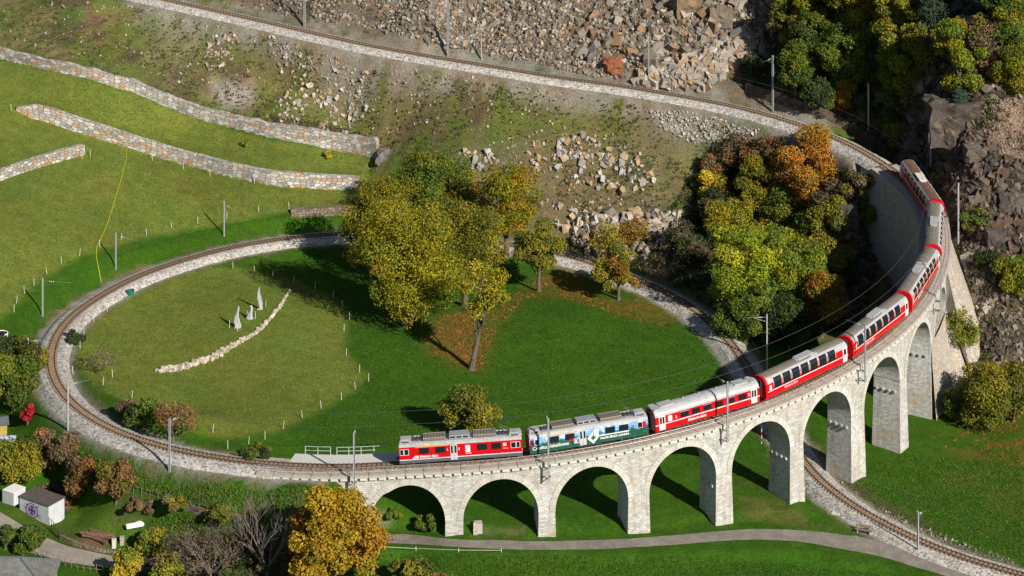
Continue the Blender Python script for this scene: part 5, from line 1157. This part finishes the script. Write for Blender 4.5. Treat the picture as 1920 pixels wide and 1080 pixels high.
# second battered buttress strip right of the abutment
mb=MB()
A=[at(1800,490),at(1822,478),at(1858,585),at(1835,600)]
for a_ in A: a_.z+=.9
mb.poly(A,0,[(0,0),(2,0),(2,9),(0,9)]); lo=[Vector((a_.x,a_.y,a_.z-2.5)) for a_ in A]
for i in range(4): j=(i+1)%4; mb.poly([lo[i],lo[j],A[j],A[i]],0,[(0,0),(3,0),(3,2),(0,2)])
tag(mb.build('buttress',M['masonrough']),'sloping stone buttress strip right of the viaduct abutment','buttress')
# ---------------- trees and shrubs ----------------
def leafmesh(P,Nn,size,col,r,aspect=1.3):
    n=len(P); up=r.normal(size=(n,3)); a=np.cross(Nn,up); a/=np.linalg.norm(a,axis=1)[:,None]+1e-9; b=np.cross(Nn,a); b/=np.linalg.norm(b,axis=1)[:,None]+1e-9
    s=(size*(.6+.8*r.random(n)))[:,None]; a*=s*.5*aspect;b*=s*.5
    V=np.stack([P-a*.9,P-b+a*.2*r.random((n,1)),P+a,P+b-a*.2*r.random((n,1))],1).reshape(-1,3); F=np.arange(4*n).reshape(n,4); return V,F,np.repeat(col,4,axis=0)
PAL={'gold':[(.27,.25,.014),(.19,.21,.015),(.32,.27,.014),(.12,.16,.014),(.26,.19,.014)],
'amber':[(.48,.31,.02),(.38,.27,.02),(.54,.36,.025),(.27,.25,.02),(.44,.22,.025)],
'golddeep':[(.34,.2,.018),(.26,.17,.016),(.38,.23,.018),(.17,.15,.016),(.29,.13,.018)],
'olive':[(.19,.19,.022),(.26,.23,.022),(.13,.155,.02),(.3,.24,.022),(.1,.13,.02)],
'green':[(.085,.15,.02),(.12,.18,.022),(.065,.11,.018),(.17,.2,.022)],
'lime':[(.23,.26,.022),(.17,.22,.02),(.3,.28,.022),(.12,.18,.02)],
'orange':[(.5,.2,.03),(.42,.17,.028),(.55,.27,.035),(.32,.15,.03),(.26,.2,.03)],
'rust':[(.24,.12,.045),(.19,.115,.045),(.3,.15,.045),(.15,.12,.045)],
'brown':[(.18,.13,.075),(.15,.115,.07),(.23,.15,.08),(.11,.11,.045)],
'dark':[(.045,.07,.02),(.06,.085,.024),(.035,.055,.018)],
'pine':[(.05,.09,.055),(.065,.11,.06),(.04,.07,.045)],
'red':[(.36,.014,.035),(.27,.012,.03),(.42,.035,.05)],
'limey':[(.4,.42,.025),(.3,.38,.022),(.5,.47,.03),(.22,.31,.02)],
'yellow':[(.5,.38,.03),(.42,.32,.028),(.56,.42,.035),(.3,.3,.03)]}
def limb(mb,p,q,r0,r1,r,n=4,w=.12,sides=6):
    p=Vector(p);q=Vector(q);L=(q-p).length;prev=p
    for i in range(1,n+1):
        t=i/n; c=p.lerp(q,t)+Vector(((r.random()-.5),(r.random()-.5),(r.random()-.5)))*L*w*(0 if i==n else 1); mb.tube(prev,c,r0+(r1-r0)*(i-1)/n,r0+(r1-r0)*t,sides,0,i==n); prev=c
    return prev
def tree(u,v,h,wd,pal,label,name='tree',seed=0,n=9000,leaf=.23,bare=.18,blobs=26,lean=(0,0),dens=1.,world=None,pal2=None,shape='round',cat='tree',group=None,bark='bark',depth=.85,low=0.):
    n=int(n*1.6); r=np.random.default_rng(seed+1000); p=world or at(u,v); T=empty(name,p,0,label,cat,group)
    rx=wd/2;rz=h*(1-bare)/2; cz=h*bare+rz; cen=np.array([lean[0]*h,lean[1]*h,cz])
    blobs=int(blobs*1.45)
    B=[]
    while len(B)<blobs:
        d=r.normal(size=3); d/=np.linalg.norm(d); k=r.random()**.38
        x=d*k*np.array([rx,rx*depth,rz])*.8
        if shape=='cone': x[:2]*=max(.12,(1-(x[2]/rz+.8)/1.75))*1.5
        if shape=='egg': x[:2]*=1.1-.35*(x[2]/rz)
        B.append(x)
    B=np.array(B); br=(.15+.15*r.random(blobs))*min(rx*1.15,rz*1.3)*(1.5 if blobs<22 else (1.2 if blobs<30 else 1.))
    pc=np.array(PAL[pal]); bc=pc[r.integers(len(pc),size=blobs)]
    if pal2 is not None: 
        p2=np.array(PAL[pal2]); m=r.random(blobs)<.35; bc[m]=p2[r.integers(len(p2),size=m.sum())]
    bv=.75+.5*r.random(blobs); w_=br**2; k=r.choice(blobs,size=n,p=w_/w_.sum())
    d=r.normal(size=(n,3)); d/=np.linalg.norm(d,axis=1)[:,None]; lob=1+.28*np.sin(d[:,0]*5+k)*np.sin(d[:,1]*6+k*1.7)*np.cos(d[:,2]*5+k)
    rad=(.62+.42*r.random(n)**.6)*lob; P=B[k]+d*(br[k]*rad)[:,None]*np.array([1.05,1.05,.82])
    keep=(P[:,2]>-rz*(.98-low)); P=P[keep];k=k[keep];d=d[keep]; P+=cen; m=len(P)
    if lean!=(0,0): P[:,0]+=0
    Nn=d*.6+r.normal(size=(m,3))*.55+np.array([0,0,.25]); Nn/=np.linalg.norm(Nn,axis=1)[:,None]
    col=bc[k]*bv[k][:,None]*(.7+.6*r.random((m,1))); mix=pc[r.integers(len(pc),size=m)]; col=col*.7+mix*.3
    V,F,Cc=leafmesh(P,Nn,leaf,col,r); npmesh('crown',V,F,M['leaf'],T,Cc)
    mb=MB(); r0=.022*h+.06; top=Vector((cen[0],cen[1],cz+rz*.2)); base=Vector((0,0,-.4)); fork=base.lerp(top,.45)+Vector(((r.random()-.5)*.4,0,0))
    mb.tube((0,0,-.5),(0,0,.25),r0*1.7,r0*1.1,8); limb(mb,(0,0,.2),fork,r0*1.1,r0*.75,r,4,.06,8); limb(mb,fork,top,r0*.7,r0*.2,r,4,.12)
    for b in B[:14]: limb(mb,base.lerp(top,.3+.4*r.random()),Vector(b+cen),r0*.4,.03,r,4,.14,5)
    mb.build('trunk',M[bark],T,True); return T
def bare(u,v,h,wd,label,seed=0,world=None,name='bare_tree',bark='twig',n1=7,leaves=0,pal='brown'):
    r=np.random.default_rng(seed+3000); p=world or at(u,v); T=empty(name,p,0,label,'tree'); mb=MB(); tips=[]
    def grow(p,d,L,rad,lv):
        q=p+d*L; limb(mb,p,q,rad,rad*.6,r,3,.1,5 if lv>1 else 3)
        if lv==0: tips.append(q); return
        for _ in range(3 if lv>1 else 4):
            nd=(d+Vector(((r.random()-.5)*1.5*wd/h,(r.random()-.5)*1.3*wd/h,(r.random()-.35)*.8))).normalized(); grow(p.lerp(q,.5+.5*r.random()),nd,L*(.6+.2*r.random()),rad*.5,lv-1)
    mb.tube((0,0,-.4),(0,0,h*.22),.02*h,.016*h,7)
    for i in range(n1):
        a=2*math.pi*i/n1+r.random(); d=Vector((math.cos(a)*wd/h*.75,math.sin(a)*wd/h*.75,1)).normalized(); grow(Vector((0,0,h*.2)),d,h*.36,.011*h,3)
    mb.build('branches',M[bark],T)
    if leaves:
        tp=np.array([t[:] for t in tips]); k=r.integers(len(tp),size=leaves); P=tp[k]+r.normal(size=(leaves,3))*.35; Nn=r.normal(size=(leaves,3)); Nn/=np.linalg.norm(Nn,axis=1)[:,None]; pc=np.array(PAL[pal]); col=pc[r.integers(len(pc),size=leaves)]*(.7+.6*r.random((leaves,1))); V,F,Cc=leafmesh(P,Nn,.22,col,r); npmesh('leaves',V,F,M['leaf'],T,Cc)
    return T
M['twig']=simple('twig_bark',(.16,.13,.11),.9,0,.25,6)
# the big autumn trees behind the meadow
tree(762,612,22,19,'gold','broad golden green chestnut tree, front left of the big group',seed=1,n=34000,bare=.0,blobs=60,pal2='olive',leaf=.24)
tree(712,520,18,14,'gold','golden tree at the left back of the big group, above the lower track',seed=2,n=15000,bare=.0,blobs=38,pal2='olive')
tree(790,455,18.5,13,'green','green tree at the rear of the big group, highest against the slope',seed=3,n=13000,pal2='olive',bare=.1,blobs=28)
tree(872,575,20,14,'olive','green and yellow tree right of the broad chestnut',seed=4,n=17000,pal2='gold',bare=.06,blobs=40)
tree(950,480,17.5,12,'gold','ochre tree at the right back of the big group',seed=5,n=12000,pal2='golddeep',bare=.12,blobs=28,dens=.7)
tree(840,440,15.5,11,'olive','olive tree at the middle back of the big group',seed=51,n=9000,pal2='green',bare=.1)
def leaner():
    p=at(884,692); T=tree(884,692,17.,8.5,'gold','leaning tree with a tall bare trunk and sparse yellow crown in front of the group',seed=6,n=3400,bare=.4,blobs=22,lean=(.13,0.),pal2='yellow',world=p); return T
leaner()
tree(1010,546,12,9.5,'olive','round tree with a dark straight trunk in front of the track gap',seed=7,n=8500,pal2='green',bare=.24,blobs=22)
tree(1160,562,10,7,'olive','bushy green tree beside the lower track at the meadow edge',seed=8,n=7500,pal2='golddeep',bare=.0,blobs=20,shape='egg')
tree(1140,508,9,7,'yellow','sparse yellow brown tree behind the lower track',seed=9,n=1500,pal2='rust',bare=.2,leaf=.22)
tree(1187,478,7,6,'golddeep','thin golden tree among the pale boulders',seed=10,n=1100,bare=.2,leaf=.22)
tree(886,832,9,9,'olive','round olive tree standing just behind the red railcar',seed=11,n=8500,pal2='gold',bare=.06,blobs=22)
# hollow inside the curve
tree(1522,392,14.5,12,'orange','tall orange tree overlapping the upper track',seed=12,n=15000,pal2='golddeep',bare=.02,blobs=34,shape='egg')
tree(1335,382,6.5,5,'yellow','small yellow tree at the left edge of the hollow',seed=13,n=3600,bare=.04,pal2='golddeep',blobs=14)
tree(1385,600,18.5,12.,'limey','bright yellow green tree in the middle of the hollow',seed=14,n=15000,pal2='lime',bare=.08,blobs=32)
tree(1475,600,16,13.,'lime','fresh green tree right of the bright yellow green one',seed=15,n=14000,pal2='green',bare=.08,blobs=30)
tree(1430,640,9,11,'green','dark green tree below the bright trees in the hollow',seed=16,n=9500,pal2='dark',bare=.05,blobs=24)
tree(1540,632,10,8.5,'golddeep','golden brown tree at the right of the hollow behind the train',seed=17,n=7500,pal2='olive',bare=.12,blobs=20)
tree(1420,420,12,9,'olive','olive tree with yellow top left of the orange tree',seed=18,n=8500,pal2='gold',bare=.05)
tree(1400,325,7.5,9,'brown','brown half bare tree below the upper track',seed=19,n=4200,pal2='rust',bare=.1,leaf=.24)
tree(1460,470,11,10,'olive','dark olive tree behind the bright green trees',seed=20,n=9000,pal2='green',bare=.05)
tree(1560,480,11,9,'olive','dull green tree right of the hollow centre',seed=21,n=7000,pal2='rust',bare=.05)
tree(1610,380,6,8,'brown','brown scrub tree near the bend of the upper track',seed=22,n=3600,pal2='olive',bare=.0,leaf=.22)
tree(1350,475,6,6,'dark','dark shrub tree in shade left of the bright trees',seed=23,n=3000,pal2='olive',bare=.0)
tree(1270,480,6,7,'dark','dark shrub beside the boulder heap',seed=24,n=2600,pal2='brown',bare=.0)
tree(1590,520,5,5,'green','small green tree on the dark hollow slope',seed=25,n=2400,bare=.0)
bare(1240,540,6,6,'bare grey shrub in shade by the lower track',26,leaves=500)
HOL=[(1370,470,10,9,'olive','gold','olive tree behind the bright yellow green tree'),(1480,400,11,9,'golddeep','rust','gold brown tree left of the orange tree foot'),(1440,350,9,9,'rust','brown','rusty brown tree under the upper track bend'),(1330,430,7,7,'dark','brown','dark brown tree under the small yellow tree'),(1550,560,11,9,'olive','green','olive green tree above the golden brown one'),
(1520,510,12,10,'green','lime','green tree behind the fresh green one'),(1480,655,8,9,'dark','green','dark tree at the foot of the hollow'),(1380,640,7,8,'green','dark','dark green tree next to the lower track mast'),(1560,440,9,8,'brown','olive','brownish tree right below the orange tree'),(1300,500,6,7,'dark','brown','dark shrub tree above the lower track right of the boulders'),(1340,330,5,7,'brown','rust','brown shrub above the small yellow tree'),(1620,420,4,6,'olive','dark','olive shrub on the dark outcrop')]
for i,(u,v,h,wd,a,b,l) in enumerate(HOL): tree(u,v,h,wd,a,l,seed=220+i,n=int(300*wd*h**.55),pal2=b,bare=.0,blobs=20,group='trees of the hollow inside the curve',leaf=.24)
# forest at the top right
FOR=[(1492,178,10,6,'green','olive','narrow green tree left of the forest by the tall mast'),(1530,150,14,10,'green','dark','dark green tree at the left of the forest'),(1590,120,18,13,'olive','gold','large yellow olive tree in the middle of the forest'),(1560,45,15,12,'olive','gold','yellow olive tree at the top edge of the forest'),
(1660,75,18,13,'olive','gold','large olive tree right of the forest middle'),(1640,20,14,12,'olive','green','olive tree at the very top of the forest'),(1700,195,15,11,'olive','lime','green yellow tree above the dark rocks'),(1585,195,10,7,'green','olive','green tree behind the small orange one'),
(1575,210,5,4.2,'golddeep','orange','small orange tree at the forest foot'),(1797,198,16,11,'lime','gold','separate yellow green tree between the rocks'),(1682,256,6,5,'green','lime','low green tree right of the mast below the forest'),(1690,290,6,6,'lime','olive','yellow green bush below the forest'),
(1480,95,10,9,'olive','brown','olive tree at the upper left of the forest'),(1890,110,13,10,'green','gold','green and gold tree at the top right edge'),(1905,40,12,9,'green','olive','green tree in the top right corner'),(1720,60,13,10,'green','olive','green tree behind the pines'),(1415,140,4,5,'dark','brown','dark shrub tree at the boulder wall'),
(1535,212,7,6,'dark','green','dark tree in front of the forest edge'),(1625,160,12,9,'green','olive','mid green tree inside the forest'),(1510,60,11,10,'olive','dark','dull olive tree near the big blocks')]
FOR+=[(1510,110,13,11,'olive','gold','olive gold tree between the big blocks and the large forest tree'),(1625,100,17,13,'gold','olive','golden olive tree at the heart of the forest'),(1690,120,16,12,'olive','gold','tall olive tree above the dark pine'),(1560,165,13,10,'green','dark','shaded green tree at the forest edge, behind the tall mast'),
(1740,150,10,8,'olive','brown','brownish tree between the forest and the separate yellow green tree'),(1675,212,9,6.5,'green','olive','green tree just above the low green tree'),(1600,-5,14,12,'gold','olive','gold tree cut by the top edge, forest middle'),(1680,-10,14,12,'olive','gold','olive tree cut by the top edge, right of the gold one'),(1760,0,12,10,'green','olive','green tree cut by the top edge near the pine'),(1540,-5,12,10,'olive','green','olive tree cut by the top edge, forest left'),
(1850,130,9,8,'brown','olive','brown scrub tree right of the separate yellow green tree'),(1905,180,8,8,'gold','olive','gold tinged tree at the right edge above the brown slope')]
for i,(u,v,h,wd,a,b,l) in enumerate(FOR): tree(u,v,h,wd,a,l,seed=60+i,n=int(330*wd*h**.55*1.0),pal2=b,bare=.03,blobs=22 if wd>8 else 14,group='trees of the forest above the track',leaf=.27)
for i,(u,v,h,wd,l) in enumerate([(1750,75,13,8,'dark blue green pine among the forest trees'),(1660,165,11,7,'dark pine in front of the forest middle'),(1800,240,7,8,'low dark pine above the huge pointed rock'),(1835,45,9,9,'pine beside the light broken rocks')]): tree(u,v,h,wd,'pine',l,name='pine_tree',seed=90+i,n=8000,bare=.1,shape='cone',blobs=26,leaf=.22)
# right side
tree(1800,680,9,9,'lime','sparse pale tree at the foot of the buttress',seed=100,n=2200,pal2='olive',bare=.25,leaf=.24,bark='barkpale')
tree(1850,800,10,11,'olive','large dark olive shrub tree below the buttress, left part of the clump',name='tree',seed=101,n=12000,pal2='gold',bare=.0,blobs=30)
tree(1900,790,9,9,'olive','dark olive shrub tree at the right edge of the clump',seed=102,n=8500,pal2='rust',bare=.0)
tree(1795,790,5.5,6,'green','green bush at the left foot of the clump under the viaduct end',seed=103,n=4500,pal2='olive',bare=.0)
tree(1900,560,7.5,7.5,'lime','yellow green bush on the rubble at the right edge',seed=104,n=5000,pal2='green',bare=.0)
tree(1830,430,4.,7,'green','low bushes on the slope right of the tall mast',seed=105,n=2800,pal2='brown',bare=.0); tree(1760,350,2.5,3,'lime','small green bush by the rear end of the train',seed=106,n=1200,bare=.0,blobs=8); tree(1850,500,3,5,'dark','dark bush above the buttress strip',seed=107,n=1800,pal2='green',bare=.0,blobs=10)
# inside the loop, garden side
tree(262,802,4.2,5.5,'green','green bush inside the loop at its lower left',seed=110,n=3600,pal2='dark',bare=.0,blobs=12); tree(237,782,2.6,4,'brown','brown bush left of the green bush inside the loop',seed=111,n=1500,bare=.0,blobs=8)
bare(325,832,5.2,5.2,'reddish bare shrub inside the loop near the mast',112,leaves=1600,pal='rust'); bare(190,705,4.2,5,'grey bare shrub at the left end of the round meadow',113,leaves=300)
tree(480,862,2.2,5,'dark','low dark hedge bush inside the track left of the platform',seed=114,n=2000,pal2='olive',bare=.0,blobs=10)
tree(140,645,2.2,3.5,'dark','low dark bush on the inner ballast slope',seed=115,n=900,bare=.0,blobs=7)
G=[(25,770,9,7.5,'green','olive','tall green tree at the left edge beside the bend'),(50,700,5,6,'olive','dark','olive bush left of the bend below the mast'),(10,700,6,6,'dark','olive','dark green bush at the far left edge'),(52,795,3.4,2.2,'red','red','narrow bright red shrub in the left garden'),(92,850,3.5,5,'brown','rust','brown bush right of the red shrub'),
(125,875,4.5,5,'brown','rust','brown garden tree above the rounded lawn'),(150,925,5.6,5.,'rust','brown','reddish brown garden tree left of the small lawn tree'),(218,942,5.5,6,'rust','olive','brown orange tree on the lawn with a visible trunk'),(30,905,6,7,'olive','gold','olive yellow bush behind the white trailer'),(75,885,4,6,'olive','brown','olive bush above the painted hut'),
(285,1040,3.6,4.4,'olive','green','round dark bush at the end of the vegetable garden'),(237,1092,4.6,4,'yellow','lime','bright yellow bush at the bottom edge left of centre'),(310,1095,3.8,5,'lime','rust','yellow green and red bush at the bottom edge'),(270,960,1.8,6,'brown','rust','low brown hedge behind the vegetable bed'),(330,955,2.,5,'olive','brown','low hedge bush at the garden end'),
(410,985,3,4,'olive','lime','green yellow bush by the old garden wall'),(50,1035,3.2,5,'green','dark','green bush between the lane and the slate roof'),(10,1030,3,4,'green','dark','green bush at the left edge below the lane'),(118,960,2.2,2.4,'rust','brown','reddish creeper over the corner of the hut'),(4,742,3,3,'lime','green','small light green conifer at the left edge')]
for i,(u,v,h,wd,a,b,l) in enumerate(G): tree(u,v,h,wd,a,l,seed=130+i,n=int(420*wd*h**.5),pal2=b,bare=.12 if 'trunk' in l else .0,blobs=14 if wd>4 else 9,leaf=.24,group=None,cat='tree' if h>5 else 'bush',name='tree' if h>5 else 'bush')
tree(628,1118,15,12.,'amber','large orange gold tree at the bottom edge in front of the viaduct',seed=160,n=24000,pal2='golddeep',bare=.0,blobs=40,shape='egg',leaf=.27)
tree(560,1065,3,3.,'red','red leaved shrub beside the large orange gold tree',name='bush',cat='bush',seed=161,n=1200,bare=.3,blobs=7)
bare(500,1105,12.5,11,'bare grey tree left of the large orange gold tree',162,n1=9); bare(395,1100,8.5,12,'wide bare tree in the middle of the bottom left',163,n1=9,leaves=300); bare(345,1060,5,7,'low bare shrub behind the wide bare tree',164,n1=8,leaves=250)
tree(460,1095,4,9,'dark','dark green undergrowth below the bare trees',name='bush',cat='bush',seed=165,n=4000,pal2='brown',bare=.0)
tree(770,1100,4,6.5,'olive','olive bush at the bottom edge right of the orange gold tree',name='bush',cat='bush',seed=166,n=3200,pal2='dark',bare=.0); tree(830,1105,2.6,4.,'rust','small orange brown bush at the bottom edge',name='bush',cat='bush',seed=167,n=1500,bare=.0,blobs=9)
tree(805,992,2.,4.2,'green','bright green bush under the first arch, right',name='bush',cat='bush',seed=168,n=1500,pal2='green',bare=.0,blobs=8); tree(735,975,1.4,4.,'green','bright green bush under the first arch, left',name='bush',cat='bush',seed=169,n=1200,bare=.0,blobs=8)
tree(615,298,1.6,1.8,'yellow','small yellow sapling on the terrace near the right end',name='bush',cat='bush',seed=170,n=260,bare=.15,blobs=6,leaf=.2); tree(460,276,1.6,1.8,'lime','small green yellow sapling on the middle of the terrace',name='bush',cat='bush',seed=171,n=240,bare=.15,blobs=6,leaf=.2)
# ---------------- low growth nobody could count ----------------
def scatter(name,poly,n,size,h,pal,label,seed,per=14,thr=None,ns=4,dmin=4.,leaf=.2,cat='ground cover'):
    px=polypts(poly,n,seed); W=raycast(px[:,0],px[:,1]); W=W[clear(W,dmin)]; r=np.random.default_rng(seed)
    if thr is not None: W=W[nz(W[:,0],W[:,1],ns,seed,3)>thr]
    m=len(W); k=np.repeat(np.arange(m),per); s=size*(.5+r.random(m)); d=r.normal(size=(m*per,3)); d[:,2]=np.abs(d[:,2]); d/=np.linalg.norm(d,axis=1)[:,None]
    P=W[k]+d*(s[k]*(.4+.6*r.random(m*per)))[:,None]*np.array([1,1,h]); Nn=d+r.normal(size=d.shape)*.5; Nn/=np.linalg.norm(Nn,axis=1)[:,None]
    pc=np.array(PAL[pal]); c=pc[r.integers(len(pc),size=m)]; col=c[k]*(.7+.6*r.random((m*per,1))); V,F,Cc=leafmesh(P,Nn,leaf,col,r)
    return tag(npmesh(name,V,F,M['leaf'],None,Cc),label,cat,None,'stuff')
PAL['heath']=[(.13,.1,.06),(.1,.08,.055),(.15,.12,.06),(.09,.1,.04)]; PAL['weed']=[(.07,.11,.02),(.1,.13,.025),(.12,.13,.03)]; PAL['grass']=[(.08,.17,.02),(.11,.2,.025),(.13,.19,.03)]; PAL['dry']=[(.2,.17,.08),(.16,.15,.06),(.13,.14,.04)]; PAL['litter']=[(.3,.13,.03),(.24,.1,.03),(.34,.17,.04)]
HS=[(0,0),(330,10),(700,95),(1060,160),(1400,235),(1330,330),(1280,470),(1060,460),(900,400),(720,280),(450,235),(250,150),(0,88)]
scatter('scrub',HS,2600,.45,.6,'heath','low brown heather and dry herbs over the hillside',301,14,.48,5)
scatter('weeds',HS,2800,.35,.6,'weed','low green weeds over the hillside',302,10,.45,6)
scatter('scrub',[(480,215),(600,230),(720,262),(720,280),(600,260),(480,240)],240,.6,.8,'heath','dark brown dry herbs just above the highest terrace wall',303,20)
scatter('scrub',SCREE[0:4]+[(1230,150),(1500,40),(1560,-20)],700,.6,.8,'weed','sparse green tufts in the scree',304,14,.5,5)
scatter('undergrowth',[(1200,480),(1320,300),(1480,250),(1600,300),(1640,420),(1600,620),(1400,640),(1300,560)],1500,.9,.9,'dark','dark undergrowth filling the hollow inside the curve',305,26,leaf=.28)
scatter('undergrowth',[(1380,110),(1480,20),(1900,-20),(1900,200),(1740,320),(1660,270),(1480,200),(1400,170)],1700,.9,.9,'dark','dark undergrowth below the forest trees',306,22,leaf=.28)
scatter('scrub',[(1690,300),(1930,180),(1930,720),(1850,700),(1800,480),(1740,340)],900,.7,.8,'heath','brown bushes and dry herbs between the rocks on the right',307,18,.45,5)
scatter('weeds',[(1750,330),(1930,250),(1930,720),(1850,700),(1800,480)],500,.7,.8,'weed','green herbs between the rocks on the right',308,18,.48,5)
scatter('tall_grass',[(100,820),(200,850),(330,890),(480,902),(600,905),(640,960),(560,990),(440,960),(300,930),(180,890),(110,850)],3600,.3,1.3,'grass','long green grass on the bank below the track',309,12,dmin=4.0,leaf=.12)
scatter('tall_grass',[(180,870),(330,905),(450,920),(620,930),(560,985),(430,960),(300,930)],900,.3,1.3,'dry','dry seed heads on the bank below the track',310,10,.5,4,dmin=4.2,leaf=.12)
scatter('leaf_litter',LEAFP,2200,.35,.12,'litter','fallen orange leaves below the big trees',311,4,.42,4,leaf=.18)
scatter('leaf_litter',[(1740,800),(1930,790),(1930,880),(1830,870),(1750,840)],400,.3,.15,'litter','fallen orange leaves at the lower right clump',312,4,.42,3,leaf=.18)
scatter('vegetables',[(280,975),(330,960),(395,970),(380,1000),(300,1010),(270,1000)],420,.2,.5,'grass','rows of leafy vegetables in the garden',313,14,leaf=.13,cat='vegetables')
scatter('rank_growth',[(330,1010),(560,985),(600,1085),(230,1085),(260,1050)],700,.6,.7,'brown','brown rank growth under the bare trees',314,18)
scatter('hedge',[(90,905),(140,915),(125,945),(95,935),(70,915)],150,.5,.6,'brown','dry creeper over the roof of the painted hut',315,16)
PAL['mown']=[(.19,.24,.045),(.16,.21,.04),(.23,.25,.055),(.13,.18,.03)]; PAL['lush']=[(.05,.13,.012),(.075,.16,.015),(.035,.1,.01),(.1,.15,.015)]
scatter('grass_tufts',OLIVE,7000,.22,.5,'mown','short mown grass of the round meadow',320,5,leaf=.11,dmin=3.4,cat='grass')
scatter('grass_tufts',LEFT[1:-1],9000,.24,.5,'mown','short grass of the terraced meadow on the left',321,5,leaf=.12,dmin=3.4,cat='grass')
scatter('grass_tufts',[(400,480),(650,460),(1100,560),(1300,620),(1400,700),(1200,750),(700,840),(540,840),(690,710),(650,600)],9000,.25,.6,'lush','lush green grass inside the loop',322,5,leaf=.12,dmin=3.4,cat='grass')
scatter('grass_tufts',[(700,1040),(1300,1045),(1700,1080),(700,1080)],2600,.25,.6,'lush','lush green grass in front of the road',323,5,leaf=.12,dmin=3.4,cat='grass')
scatter('grass_tufts',[(1560,900),(1700,850),(1920,880),(1920,1050),(1700,980)],4500,.25,.6,'lush','lush green grass at the lower right',324,5,leaf=.12,dmin=3.4,cat='grass')
